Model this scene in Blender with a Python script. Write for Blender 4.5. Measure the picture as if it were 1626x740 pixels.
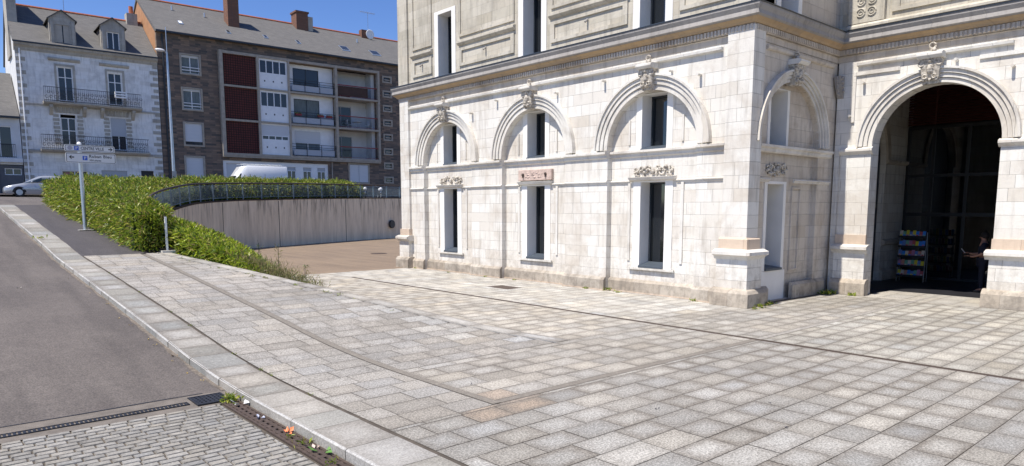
import bpy, bmesh, math, random
import numpy as np
from mathutils import Vector, Matrix
from mathutils.geometry import tessellate_polygon
random.seed(7); rng = np.random.default_rng(7)
R = math.radians
for o in list(bpy.data.objects): bpy.data.objects.remove(o)
S = bpy.context.scene; COL = S.collection
# ------------------------------------------------------------------ camera
cd = bpy.data.cameras.new('camera'); cam = bpy.data.objects.new('camera', cd); COL.objects.link(cam)
cam.location = (0, 0, 2.5); cam.rotation_euler = (R(90-6.92), 0, R(-41.33))
cd.sensor_width = 36; cd.lens = 24.337; cd.shift_y = 0.0571; cd.clip_start = .05; cd.clip_end = 3000
S.camera = cam
# ------------------------------------------------------------------ light
SUN = Vector((-1, .05, 1.8)).normalized()
el = math.asin(SUN.z); az = math.atan2(SUN.x, SUN.y)
w = bpy.data.worlds.new('World'); S.world = w; w.use_nodes = True
nt = w.node_tree; bg = nt.nodes['Background']; sky = nt.nodes.new('ShaderNodeTexSky')
sky.sky_type = 'NISHITA'; sky.sun_disc = False; sky.sun_elevation = el; sky.sun_rotation = az
sky.air_density = 1.0; sky.dust_density = 0.15; sky.ozone_density = 3.0; sky.altitude = 1500
hs = nt.nodes.new('ShaderNodeHueSaturation'); hs.inputs['Saturation'].default_value = 1.2; hs.inputs['Value'].default_value = .96; hs.inputs['Hue'].default_value = .514
nt.links.new(sky.outputs[0], hs.inputs['Color']); nt.links.new(hs.outputs[0], bg.inputs[0]); bg.inputs[1].default_value = .112
sd = bpy.data.lights.new('sun', 'SUN'); sd.energy = 4.5; sd.angle = R(.5); sd.color = (1, .945, .86)
so = bpy.data.objects.new('sun', sd); COL.objects.link(so); so.rotation_euler = (-SUN).to_track_quat('-Z', 'Y').to_euler()
so.location = (-10, 0, 40)
S.view_settings.view_transform = 'Standard'; S.view_settings.look = 'None'; S.view_settings.exposure = .58; S.view_settings.gamma = 1

# ------------------------------------------------------------------ materials
def newmat(name):
    m = bpy.data.materials.new(name); m.use_nodes = True
    n = m.node_tree.nodes; b = n['Principled BSDF']; return m, n, m.node_tree.links, b
def node(n, t, **k):
    x = n.new(t)
    for a, v in k.items():
        if a.startswith('i_'): x.inputs[int(a[2:])].default_value = v
        else: setattr(x, a, v)
    return x
def mixc(n, l, fac, a, b, mode='MIX'):
    x = n.new('ShaderNodeMix'); x.data_type = 'RGBA'; x.blend_type = mode
    for s, v in ((0, fac), (6, a), (7, b)):
        if hasattr(v, 'links'): l.new(v, x.inputs[s])
        else: x.inputs[s].default_value = v if s == 0 else (*v, 1) if len(v) == 3 else v
    return x.outputs[2]
def noise(n, l, scale, detail=4, vec=None, rough=.55, dist=0):
    x = n.new('ShaderNodeTexNoise'); x.inputs['Scale'].default_value = scale; x.inputs['Detail'].default_value = detail
    x.inputs['Roughness'].default_value = rough; x.inputs['Distortion'].default_value = dist
    if vec is not None: l.new(vec, x.inputs['Vector'])
    return x.outputs[0]
def ramp(n, l, src, a, b, lo=0., hi=1.):
    x = n.new('ShaderNodeMapRange'); l.new(src, x.inputs[0])
    for i, v in enumerate((a, b, lo, hi)): x.inputs[i+1].default_value = v
    return x.outputs[0]
def objvec(n, l, sc=(1, 1, 1)):
    t = n.new('ShaderNodeTexCoord'); mp = n.new('ShaderNodeMapping'); mp.inputs['Scale'].default_value = sc
    l.new(t.outputs['Object'], mp.inputs[0]); return mp.outputs[0]
def bump(n, l, b, h, dist=.01, st=.5):
    x = n.new('ShaderNodeBump'); x.inputs['Distance'].default_value = dist; x.inputs['Strength'].default_value = st
    l.new(h, x.inputs['Height']); l.new(x.outputs[0], b.inputs['Normal'])
def simple(name, c, rough=.6, var=.12, scale=3., metal=0., bmp=0., c2=None, stretch=(1, 1, 1), fine=0.):
    m, n, l, b = newmat(name); b.inputs['Roughness'].default_value = rough; b.inputs['Metallic'].default_value = metal
    v = objvec(n, l, stretch); f = noise(n, l, scale, 5, v)
    f = ramp(n, l, f, .3, .7)
    hi = tuple(min(1, x*(1+var)) for x in c); lo = c2 or tuple(x*(1-var) for x in c)
    col = mixc(n, l, f, lo, hi)
    if fine:
        g = ramp(n, l, noise(n, l, 90, 2, v), .35, .65, 1-fine, 1+fine)
        cc = n.new('ShaderNodeVectorMath'); cc.operation = 'SCALE'; l.new(col, cc.inputs[0]); l.new(g, cc.inputs[3]); col = cc.outputs[0]
    l.new(col, b.inputs['Base Color'])
    if bmp: bump(n, l, b, noise(n, l, scale*6, 6, v), bmp, .6)
    return m
def stone(name, c1, c2, stain, stain_amt=.5, bw=.62, rh=.33, dirt=.25, mortar=.55, speck=.0):
    """ashlar blocks on walls facing either axis, with stains and pitting"""
    m, n, l, b = newmat(name); b.inputs['Roughness'].default_value = .85
    t = n.new('ShaderNodeTexCoord'); sp = n.new('ShaderNodeSeparateXYZ'); l.new(t.outputs['Object'], sp.inputs[0])
    ad = n.new('ShaderNodeMath'); l.new(sp.outputs[0], ad.inputs[0]); l.new(sp.outputs[1], ad.inputs[1])
    cb = n.new('ShaderNodeCombineXYZ'); l.new(ad.outputs[0], cb.inputs[0]); l.new(sp.outputs[2], cb.inputs[1])
    br = n.new('ShaderNodeTexBrick'); l.new(cb.outputs[0], br.inputs['Vector']); br.offset = .43; br.squash = 1.35; br.squash_frequency = 3
    br.inputs['Scale'].default_value = 1; br.inputs['Mortar Size'].default_value = .0045; br.inputs['Mortar Smooth'].default_value = .3
    br.inputs['Brick Width'].default_value = bw; br.inputs['Row Height'].default_value = rh; br.inputs['Bias'].default_value = -.25
    br.inputs['Color1'].default_value = (*c1, 1); br.inputs['Color2'].default_value = (*c2, 1)
    br.inputs['Mortar'].default_value = tuple(x*mortar for x in c1)+(1,)
    v = t.outputs['Object']
    sh = n.new('ShaderNodeVectorMath'); sh.operation = 'ADD'; sh.inputs[1].default_value = (0, rh*30, 0); l.new(cb.outputs[0], sh.inputs[0])
    b2 = n.new('ShaderNodeTexBrick'); b2.offset = br.offset; b2.squash = br.squash; b2.squash_frequency = 3; l.new(sh.outputs[0], b2.inputs['Vector'])
    for k_ in ('Scale', 'Mortar Size', 'Mortar Smooth', 'Brick Width', 'Row Height'): b2.inputs[k_].default_value = br.inputs[k_].default_value
    b2.inputs['Bias'].default_value = -.62; b2.inputs['Color1'].default_value = (1, 1, 1, 1); b2.inputs['Color2'].default_value = (.82, .77, .70, 1); b2.inputs['Mortar'].default_value = (1, 1, 1, 1)
    plain = mixc(n, l, .35, c1, c2)
    jm = ramp(n, l, noise(n, l, 1.1, 4, v, .6), .45, .62, 0, .72)
    fcj = n.new('ShaderNodeMath'); fcj.operation = 'MULTIPLY'; l.new(jm, fcj.inputs[0]); l.new(br.outputs['Fac'], fcj.inputs[1])
    bc = mixc(n, l, fcj.outputs[0], br.outputs[0], plain)
    bc = mixc(n, l, 1.0, bc, b2.outputs[0], 'MULTIPLY')
    big = ramp(n, l, noise(n, l, .9, 6, v, .65, .4), .48, .72)
    col = mixc(n, l, big, bc, stain)
    x = n.new('ShaderNodeMath'); x.operation = 'MULTIPLY'; l.new(big, x.inputs[0]); x.inputs[1].default_value = stain_amt
    l.new(x.outputs[0], col.node.inputs[0])
    # vertical run-off streaks and fine dirt
    mp = n.new('ShaderNodeMapping'); mp.inputs['Scale'].default_value = (5, 5, .6); l.new(v, mp.inputs[0])
    st = ramp(n, l, noise(n, l, 1.3, 6, mp.outputs[0], .6), .5, .8, 0, dirt)
    col = mixc(n, l, st, col, tuple(x*.55 for x in stain))
    gz = ramp(n, l, sp.outputs[2], .1, 1.7, 1, 0); gn = ramp(n, l, noise(n, l, 4.5, 6, v, .75), .45, .68); gm = n.new('ShaderNodeMath'); gm.operation = 'MULTIPLY'; l.new(gz, gm.inputs[0]); l.new(gn, gm.inputs[1])
    gm2 = n.new('ShaderNodeMath'); gm2.operation = 'MULTIPLY'; l.new(gm.outputs[0], gm2.inputs[0]); gm2.inputs[1].default_value = .6
    col = mixc(n, l, gm2.outputs[0], col, tuple(x*.6 for x in stain))
    pit = ramp(n, l, noise(n, l, 9, 7, v, .8), .60, .70, 0, .42+speck)
    col = mixc(n, l, pit, col, (c1[0]*.5, c1[1]*.47, c1[2]*.42))
    l.new(col, b.inputs['Base Color'])
    h = n.new('ShaderNodeMath'); h.operation = 'MULTIPLY_ADD'; l.new(br.outputs['Fac'], h.inputs[0]); h.inputs[1].default_value = -1.2
    l.new(noise(n, l, 11, 8, v, .65), h.inputs[2]); bump(n, l, b, h.outputs[0], .012, .7)
    return m
def attrmat(name, speck=.30, edge=.5, rough=.8, bmp=.004, edgecol=(.19, .168, .14)):
    """paving: per-slab tint attribute, weathered edges from the slab's own UV"""
    m, n, l, b = newmat(name); b.inputs['Roughness'].default_value = rough
    a = n.new('ShaderNodeAttribute'); a.attribute_name = 'tint'
    uv = n.new('ShaderNodeUVMap'); sp = n.new('ShaderNodeSeparateXYZ'); l.new(uv.outputs[0], sp.inputs[0])
    def tri(s):
        q = n.new('ShaderNodeMath'); q.operation = 'PINGPONG'; l.new(s, q.inputs[0]); q.inputs[1].default_value = .5; return q.outputs[0]
    mn = n.new('ShaderNodeMath'); mn.operation = 'SMOOTH_MIN'; l.new(tri(sp.outputs[0]), mn.inputs[0]); l.new(tri(sp.outputs[1]), mn.inputs[1]); mn.inputs[2].default_value = .2
    v = objvec(n, l)
    ns = noise(n, l, 7, 5, v, .65); ad = n.new('ShaderNodeMath'); ad.operation = 'MULTIPLY_ADD'; l.new(ns, ad.inputs[0]); ad.inputs[1].default_value = .35
    l.new(mn.outputs[0], ad.inputs[2])
    wear = ramp(n, l, ad.outputs[0], .2, .50, 1, 0)
    x = n.new('ShaderNodeMath'); x.operation = 'MULTIPLY'; l.new(wear, x.inputs[0]); l.new(a.outputs['Alpha'], x.inputs[1])
    col = mixc(n, l, x.outputs[0], a.outputs['Color'], edgecol)
    big = ramp(n, l, noise(n, l, .55, 5, v, .6), .3, .75, .82, 1.1)
    fn = ramp(n, l, noise(n, l, 42, 1, v, .9), .40, .60, 1-speck, 1+speck)
    md = ramp(n, l, noise(n, l, 14, 4, v, .75), .32, .68, .84, 1.12)
    stn = ramp(n, l, noise(n, l, 1.7, 7, v, .7, .6), .62, .74, 1, .74)
    for g in (big, fn, md, stn):
        s = n.new('ShaderNodeVectorMath'); s.operation = 'SCALE'; l.new(col, s.inputs[0]); l.new(g, s.inputs[3]); col = s.outputs[0]
    l.new(col, b.inputs['Base Color']); bump(n, l, b, noise(n, l, 60, 4, v, .7), bmp, .6)
    return m
def leafmat(name):
    m, n, l, b = newmat(name); a = n.new('ShaderNodeAttribute'); a.attribute_name = 'tint'
    l.new(a.outputs['Color'], b.inputs['Base Color']); b.inputs['Roughness'].default_value = .45
    tr = n.new('ShaderNodeBsdfTranslucent'); l.new(a.outputs['Color'], tr.inputs[0]); mx = n.new('ShaderNodeMixShader'); mx.inputs[0].default_value = .38
    out = n['Material Output']; l.new(b.outputs[0], mx.inputs[1]); l.new(tr.outputs[0], mx.inputs[2]); l.new(mx.outputs[0], out.inputs[0]); return m
def glassmat(name, c, rough=.06, spec=.5):
    m, n, l, b = newmat(name); b.inputs['Base Color'].default_value = (*c, 1); b.inputs['Roughness'].default_value = rough
    b.inputs['Specular IOR Level'].default_value = spec; b.inputs['IOR'].default_value = 1.5
    return m
M = {}
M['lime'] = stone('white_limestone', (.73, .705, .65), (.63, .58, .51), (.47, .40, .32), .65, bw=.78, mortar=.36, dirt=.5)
M['limeshade'] = stone('shaded_limestone', (.62, .555, .47), (.52, .45, .365), (.37, .29, .21), .8, bw=.78, dirt=.55)  # stained copy of lime with the shade on these walls put in its colour
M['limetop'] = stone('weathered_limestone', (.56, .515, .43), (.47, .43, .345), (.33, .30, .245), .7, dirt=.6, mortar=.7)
M['trim'] = stone('limestone_trim', (.72, .695, .64), (.65, .60, .53), (.36, .32, .27), .7, bw=1.1, rh=3., dirt=.3)
M['plinth'] = stone('stained_plinth_stone', (.52, .465, .39), (.42, .355, .28), (.22, .19, .155), .85, bw=.7, rh=.9, dirt=.6, speck=.3)
M['tan'] = stone('tan_sandstone', (.60, .48, .37), (.56, .45, .35), (.42, .33, .25), .5, bw=.9, rh=2)
M['cornice'] = stone('grey_cornice_stone', (.33, .31, .29), (.38, .35, .32), (.22, .20, .18), .6, bw=1.2, rh=3, dirt=.5)
M['ochre'] = stone('ochre_cornice_band', (.46, .32, .18), (.38, .29, .19), (.30, .23, .17), .6, bw=1.2, rh=3, dirt=.4)
M['relief'] = simple('carved_stone', (.60, .55, .47), .9, .25, 14, bmp=.01, c2=(.17, .145, .12))
M['tablet'] = simple('pinkish_stone_tablet', (.52, .40, .34), .9, .2, 9, bmp=.006)
M['plaster'] = simple('white_window_plaster', (.79, .765, .72), .7, .05, 2)
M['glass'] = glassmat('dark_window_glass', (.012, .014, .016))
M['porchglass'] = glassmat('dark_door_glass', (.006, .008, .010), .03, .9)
for _m in ('glass', 'porchglass'): M[_m].node_tree.nodes['Principled BSDF'].inputs['IOR'].default_value = 1.85
M['anthracite'] = simple('anthracite_metal', (.035, .042, .052), .4, .1, 3, metal=.3)
M['sill'] = simple('zinc_sill', (.09, .11, .135), .45, .1, 3, metal=.3)
M['darkfloor'] = simple('shadow_toned_porch_floor', (.018, .018, .022), .5, .2, 2)
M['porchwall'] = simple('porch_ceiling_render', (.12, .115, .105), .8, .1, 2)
M['louvre'] = simple('red_brown_louvre', (.085, .022, .016), .6, .1, 2)
M['iron'] = simple('rusted_iron', (.072, .050, .038), .7, .3, 18, bmp=.003)
M['dark'] = simple('black_iron', (.02, .021, .024), .5, .2, 5)
M['paving'] = attrmat('granite_paving')
M['kerb'] = attrmat('granite_kerb', .16, .3)
M['sett'] = attrmat('granite_setts', .12, .4, bmp=.008, edgecol=(.13, .12, .10))
M['joint'] = simple('paving_joint_sand', (.085, .07, .055), .95, .3, 5)
M['groove'] = simple('cobble_band', (.20, .178, .15), .9, .15, 12, bmp=.01, fine=.3)
def asphalt(name, c, patch, sc=.5):
    m, n, l, b = newmat(name); b.inputs['Roughness'].default_value = .82; v = objvec(n, l)
    f = ramp(n, l, noise(n, l, sc, 6, v, .6, .3), .35, .7); col = mixc(n, l, f, c, patch)
    vs = objvec(n, l, (1.6, .12, 1)); f2 = ramp(n, l, noise(n, l, 1.4, 5, vs), .46, .66, 0, .6)
    col = mixc(n, l, f2, col, tuple(x*.72 for x in c))
    g0 = ramp(n, l, noise(n, l, 6, 6, v, .75), .3, .7, .88, 1.12); s0_ = n.new('ShaderNodeVectorMath'); s0_.operation = 'SCALE'; l.new(col, s0_.inputs[0]); l.new(g0, s0_.inputs[3]); col = s0_.outputs[0]
    g = ramp(n, l, noise(n, l, 42, 1, v, .9), .38, .62, .72, 1.3)
    s = n.new('ShaderNodeVectorMath'); s.operation = 'SCALE'; l.new(col, s.inputs[0]); l.new(g, s.inputs[3])
    sp = ramp(n, l, noise(n, l, 38, 2, v, .5), .7, .78, 0, .35); col = mixc(n, l, sp, s.outputs[0], (.24, .22, .2))
    l.new(col, b.inputs['Base Color']); bump(n, l, b, noise(n, l, 120, 3, v, .7), .004, .6); return m
M['road'] = asphalt('road_asphalt', (.102, .087, .077), (.138, .119, .104))
M['walk'] = asphalt('sidewalk_asphalt', (.064, .057, .059), (.075, .067, .068), .8)
M['court'] = asphalt('brown_courtyard_asphalt', (.205, .152, .106), (.25, .185, .125), .25)
M['soil'] = simple('soil', (.045, .032, .02), .95, .4, 4, bmp=.02)
M['earth'] = simple('ground_earth', (.10, .09, .07), .95, .2, .2)
M['marking'] = simple('road_paint', (.6, .6, .58), .7, .15, 6)
def concrete():
    m, n, l, b = newmat('streaked_concrete'); b.inputs['Roughness'].default_value = .85
    v = objvec(n, l, (1.7, 1.7, .2)); f = ramp(n, l, noise(n, l, 1.6, 7, v, .7), .36, .62)
    col = mixc(n, l, f, (.60, .51, .375), (.80, .69, .52))
    v2 = objvec(n, l); sp = n.new('ShaderNodeSeparateXYZ'); t = n.new('ShaderNodeTexCoord'); l.new(t.outputs['Object'], sp.inputs[0])
    up = ramp(n, l, sp.outputs[2], 1.3, 3.4, 0, .9)
    st = ramp(n, l, noise(n, l, 3.0, 5, v, .6), .5, .66); x = n.new('ShaderNodeMath'); x.operation = 'MULTIPLY'; l.new(up, x.inputs[0]); l.new(st, x.inputs[1])
    col = mixc(n, l, x.outputs[0], col, (.07, .06, .045))
    l.new(col, b.inputs['Base Color']); bump(n, l, b, noise(n, l, 20, 5, v2), .004, .5); return m
M['concrete'] = concrete()
def brickmat(name, c1, c2, mort, bw, rh, ms=.012):
    m, n, l, b = newmat(name); b.inputs['Roughness'].default_value = .9
    t = n.new('ShaderNodeTexCoord'); sp = n.new('ShaderNodeSeparateXYZ'); l.new(t.outputs['Object'], sp.inputs[0])
    ad = n.new('ShaderNodeMath'); l.new(sp.outputs[0], ad.inputs[0]); l.new(sp.outputs[1], ad.inputs[1])
    cb = n.new('ShaderNodeCombineXYZ'); l.new(ad.outputs[0], cb.inputs[0]); l.new(sp.outputs[2], cb.inputs[1])
    br = n.new('ShaderNodeTexBrick'); l.new(cb.outputs[0], br.inputs['Vector']); br.squash = 1.6; br.squash_frequency = 2
    br.inputs['Scale'].default_value = 1; br.inputs['Mortar Size'].default_value = ms; br.inputs['Brick Width'].default_value = bw; br.inputs['Row Height'].default_value = rh
    br.inputs['Color1'].default_value = (*c1, 1); br.inputs['Color2'].default_value = (*c2, 1); br.inputs['Mortar'].default_value = (*mort, 1)
    v = objvec(n, l, (.8, .8, 3)); f = ramp(n, l, noise(n, l, 2.2, 5, v, .7),   .45, .7, 0, .4)
    col = mixc(n, l, f, br.outputs[0], tuple(x*.5 for x in c1)); l.new(col, b.inputs['Base Color'])
    bump(n, l, b, br.outputs['Fac'], -.01, .5); return m
M['darkstone'] = brickmat('dark_rubble_stone', (.27, .185, .13), (.085, .076, .068), (.14, .12, .10), .45, .17)
M['redlattice'] = _rl = brickmat('red_brick_lattice', (.125, .030, .023), (.095, .023, .019), (.016, .007, .006), .21, .21, .028)
for _n in _rl.node_tree.nodes:
    if _n.type == 'TEX_BRICK': _n.offset = 0; _n.squash = 1
M['frame'] = simple('pale_concrete_frame', (.38, .33, .265), .8, .15, 3)
M['white'] = simple('white_paint', (.84, .84, .83), .6, .06, 2)
M['housewall'] = stone('worn_white_house_render', (.84, .83, .81), (.74, .73, .70), (.42, .41, .39), .6, bw=.7, rh=.3, dirt=.5, mortar=.88)
M['houserender'] = simple('pale_house_render', (.66, .66, .65), .85, .1, 1.2, bmp=.004)
M['quoin'] = stone('house_trim_stone', (.46, .43, .37), (.42, .39, .34), (.26, .23, .19), .6, bw=.9, rh=.3, dirt=.5)
M['greygarage'] = simple('dark_grey_garage', (.10, .105, .115), .7, .12, 2)
M['slate'] = brickmat('slate_roof', (.145, .138, .13), (.12, .115, .11), (.08, .076, .072), .3, .14, .006)
M['ridge'] = simple('terracotta_ridge', (.42, .13, .06), .8, .25, 6)
M['gable'] = simple('orange_brown_gable', (.40, .205, .10), .9, .15, 2, bmp=.004)
M['brick'] = brickmat('chimney_brick', (.24, .10, .055), (.18, .085, .05), (.14, .10, .08), .22, .07)
M['shopglass'] = glassmat('street_window_glass', (.03, .036, .045), .1, .6)
M['curtain'] = simple('window_curtain', (.16, .19, .19), .9, .3, 5, stretch=(6, 6, .4))
M['galv'] = simple('galvanised_steel', (.50, .53, .56), .38, .1, 6, metal=.75)
M['bluegrey'] = simple('blue_grey_railing_paint', (.20, .27, .31), .5, .2, 8)
M['rail'] = simple('weathered_dark_handrail', (.055, .042, .035), .7, .3, 10)
M['redpaint'] = simple('red_rail_paint', (.22, .02, .02), .5, .1, 3)
M['signface'] = simple('white_sign_face', (.72, .72, .74), .35, .03, 2)
M['black'] = simple('black_paint', (.012, .012, .014), .5, .05, 3)
M['blue'] = simple('blue_sign_paint', (.02, .10, .55), .45, .05, 3)
M['lavender'] = simple('faded_grey_emblem', (.38, .38, .45), .5, .05, 9)
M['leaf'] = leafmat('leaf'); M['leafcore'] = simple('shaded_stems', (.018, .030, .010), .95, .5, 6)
M['dry'] = leafmat('dry_grass')
def paint(name, c, metal=.0, rough=.25):
    m, n, l, b = newmat(name); b.inputs['Base Color'].default_value = (*c, 1); b.inputs['Metallic'].default_value = metal; b.inputs['Roughness'].default_value = rough
    b.inputs['Coat Weight'].default_value = .6; b.inputs['Coat Roughness'].default_value = .06; return m
M['silver'] = paint('silver_car_paint', (.36, .38, .41), .35); M['vanwhite'] = paint('white_van_paint', (.78, .79, .8)); M['tyre'] = simple('tyre_rubber', (.02, .02, .02), .9, .1, 5)
M['carglass'] = glassmat('car_glass', (.015, .02, .022), .05, .8); M['lamp'] = paint('headlight_lens', (.6, .62, .65), .4, .1); M['redlens'] = paint('tail_light_lens', (.4, .01, .01))
M['bikeblue'] = paint('blue_bike_paint', (.03, .07, .3)); M['paper'] = simple('white_paper', (.75, .75, .77), .8, .05, 4)
M['skin'] = simple('skin', (.36, .18, .12), .6, .08, 8); M['cloth'] = simple('dark_navy_cloth', (.012, .014, .028), .9, .15, 20); M['hair'] = simple('dark_hair', (.012, .009, .008), .8, .2, 30)
M['cream'] = simple('beige_shutter', (.42, .38, .32), .7, .08, 4); M['shutter'] = simple('pale_grey_shutter', (.42, .44, .47), .6, .05, 3, stretch=(.2, .2, 9))
M['whiteshutter'] = simple('white_shutter', (.60, .61, .62), .6, .05, 3, stretch=(.2, .2, 9))

# ------------------------------------------------------------------ mesh helpers
class MB:
    def __init__(s, f=None): s.v = []; s.fc = []; s.f = f or (lambda a, d, z: (a, d, z))
    def add(s, vs, fs):
        k = len(s.v); s.v += [s.f(*p) for p in vs]; s.fc += [tuple(k+i for i in f) for f in fs]; return s
    def box(s, a0, a1, d0, d1, z0, z1):
        vs = [(a, d, z) for a in (a0, a1) for d in (d0, d1) for z in (z0, z1)]
        return s.add(vs, [(0, 1, 3, 2), (4, 6, 7, 5), (0, 4, 5, 1), (2, 3, 7, 6), (0, 2, 6, 4), (1, 5, 7, 3)])
    def prism(s, poly, d0, d1):            # poly in (a, z), extruded along d
        n = len(poly); vs = [(a, d0, z) for a, z in poly]+[(a, d1, z) for a, z in poly]
        tri = tessellate_polygon([[Vector((a, z, 0)) for a, z in poly]])
        fs = [tuple(t) for t in tri]+[tuple(n+i for i in t[::-1]) for t in tri]+[(i, (i+1) % n, n+(i+1) % n, n+i) for i in range(n)]
        return s.add(vs, fs)
    def profile(s, poly, a0, a1):          # poly in (d, z), extruded along a
        n = len(poly); vs = [(a0, d, z) for d, z in poly]+[(a1, d, z) for d, z in poly]
        tri = tessellate_polygon([[Vector((d, z, 0)) for d, z in poly]])
        fs = [tuple(t) for t in tri]+[tuple(n+i for i in t[::-1]) for t in tri]+[(i, (i+1) % n, n+(i+1) % n, n+i) for i in range(n)]
        return s.add(vs, fs)
    def plate(s, outer, holes, d0, d1):
        loops = [outer]+holes; pts = [p for lp in loops for p in lp]; n = len(pts)
        tri = tessellate_polygon([[Vector((a, z, 0)) for a, z in lp] for lp in loops])
        vs = [(a, d0, z) for a, z in pts]+[(a, d1, z) for a, z in pts]; fs = [tuple(t) for t in tri]+[tuple(n+i for i in t[::-1]) for t in tri]
        k = 0
        for lp in loops:
            m = len(lp); fs += [(k+i, k+(i+1) % m, n+k+(i+1) % m, n+k+i) for i in range(m)]; k += m
        return s.add(vs, fs)
    def ring(s, ca, cz, r0, r1, d0, d1, t0=0., t1=math.pi, n=28):
        vs = []
        for i in range(n+1):
            t = t0+(t1-t0)*i/n; c, q = math.cos(t), math.sin(t)
            vs += [(ca+r0*c, d0, cz+r0*q), (ca+r1*c, d0, cz+r1*q), (ca+r1*c, d1, cz+r1*q), (ca+r0*c, d1, cz+r0*q)]
        fs = [(0, 1, 2, 3), tuple(4*n+i for i in (3, 2, 1, 0))]
        for i in range(n):
            k = 4*i
            for j in range(4): fs.append((k+j, k+4+j, k+4+(j+1) % 4, k+(j+1) % 4))
        return s.add(vs, fs)
    def tube(s, path, r, n=8, caps=True):
        P = [Vector(p) for p in path]; vs = []; up = Vector((0, 0, 1))
        rr = r if isinstance(r, (list, tuple)) else [r]*len(P)
        for i, p in enumerate(P):
            t = (P[min(i+1, len(P)-1)]-P[max(i-1, 0)]).normalized(); a = t.cross(up)
            if a.length < .05: a = t.cross(Vector((1, 0, 0)))
            a.normalize(); b = t.cross(a)
            vs += [tuple(p+(a*math.cos(2*math.pi*k/n)+b*math.sin(2*math.pi*k/n))*rr[i]) for k in range(n)]
        fs = [(i*n+k, i*n+(k+1) % n, (i+1)*n+(k+1) % n, (i+1)*n+k) for i in range(len(P)-1) for k in range(n)]
        if caps: fs += [tuple(range(n)), tuple(range(len(vs)-1, len(vs)-n-1, -1))]
        return s.add(vs, fs)
    def ball(s, c, r, n=6, m=8, sc=(1, 1, 1)):
        vs = [(c[0], c[1], c[2]+r*sc[2])]
        for i in range(1, n):
            t = math.pi*i/n
            for j in range(m): p = 2*math.pi*j/m; vs.append((c[0]+r*sc[0]*math.sin(t)*math.cos(p), c[1]+r*sc[1]*math.sin(t)*math.sin(p), c[2]+r*sc[2]*math.cos(t)))
        vs.append((c[0], c[1], c[2]-r*sc[2])); L = len(vs)-1; fs = []
        for j in range(m): fs.append((0, 1+j, 1+(j+1) % m)); fs.append((L, L-m+(j+1) % m, L-m+j))
        for i in range(n-2):
            for j in range(m): a = 1+i*m; fs.append((a+j, a+m+j, a+m+(j+1) % m, a+(j+1) % m))
        return s.add(vs, fs)
    def torus(s, c, R0, r, axis='d', t0=0, t1=2*math.pi, n=14, m=6):
        pts = []
        for i in range(n+1):
            t = t0+(t1-t0)*i/n
            pts.append((c[0]+R0*math.cos(t), c[1], c[2]+R0*math.sin(t)) if axis == 'd' else (c[0], c[1]+R0*math.cos(t), c[2]+R0*math.sin(t)))
        return s.tube(pts, r, m)
    def build(s, name, mat, parent=None, smooth=False, bevel=0, kind=None, label=None):
        me = bpy.data.meshes.new(name); me.from_pydata(s.v, [], s.fc); me.update()
        bm = bmesh.new(); bm.from_mesh(me); bmesh.ops.remove_doubles(bm, verts=bm.verts, dist=1e-5) if smooth else None
        bmesh.ops.recalc_face_normals(bm, faces=bm.faces)
        if bevel: bmesh.ops.bevel(bm, geom=list(bm.edges), offset=bevel, segments=1, affect='EDGES', clamp_overlap=True)
        bm.to_mesh(me); bm.free()
        if smooth:
            for p in me.polygons: p.use_smooth = True
            me.set_sharp_from_angle(angle=R(42))
        o = bpy.data.objects.new(name, me); COL.objects.link(o); me.materials.append(mat)
        if parent: 
            o.parent = parent; 
            if parent.type == 'EMPTY': o.location = parent.get('_off', (0, 0, 0))
        if kind: o['kind'] = kind
        if label: o['label'] = label
        return o
def tag(o, label, cat, group=None):
    o['label'] = label; o['category'] = cat
    if group: o['group'] = group
    return o
def thing(name, label, cat, loc=(0, 0, 0), rz=0, group=None, world=False):
    """Empty at the thing's base; world=True: its parts are given in world coordinates"""
    o = bpy.data.objects.new(name, None); COL.objects.link(o); o.location = loc; o.rotation_euler = (0, 0, rz)
    o.empty_display_size = .3; tag(o, label, cat, group)
    if world: o['_off'] = tuple(-c for c in loc)
    return o
def dup(root, loc, rz, label, group=None, sc=None):
    r = root.copy(); COL.objects.link(r); r.location = loc; r.rotation_euler = (0, 0, rz); r['label'] = label
    if group: r['group'] = group
    if sc: r.scale = (sc,)*3
    for ch in root.children:
        c = ch.copy(); COL.objects.link(c); c.parent = r
        for g in ch.children: d = g.copy(); COL.objects.link(d); d.parent = c
    return r
def sheet(name, rows, mat, kind='structure'):
    """rows: list of lists of points, same length"""
    n = len(rows[0]); vs = [p for r in rows for p in r]
    fs = [(i*n+j, i*n+j+1, (i+1)*n+j+1, (i+1)*n+j) for i in range(len(rows)-1) for j in range(n-1)]
    me = bpy.data.meshes.new(name); me.from_pydata(vs, [], fs)
    bm = bmesh.new(); bm.from_mesh(me); bmesh.ops.recalc_face_normals(bm, faces=bm.faces)
    if sum(f.normal.z for f in bm.faces) < 0: bmesh.ops.reverse_faces(bm, faces=bm.faces)
    bm.to_mesh(me); bm.free()
    for p in me.polygons: p.use_smooth = True
    o = bpy.data.objects.new(name, me); COL.objects.link(o); me.materials.append(mat); o['kind'] = kind; return o

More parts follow.
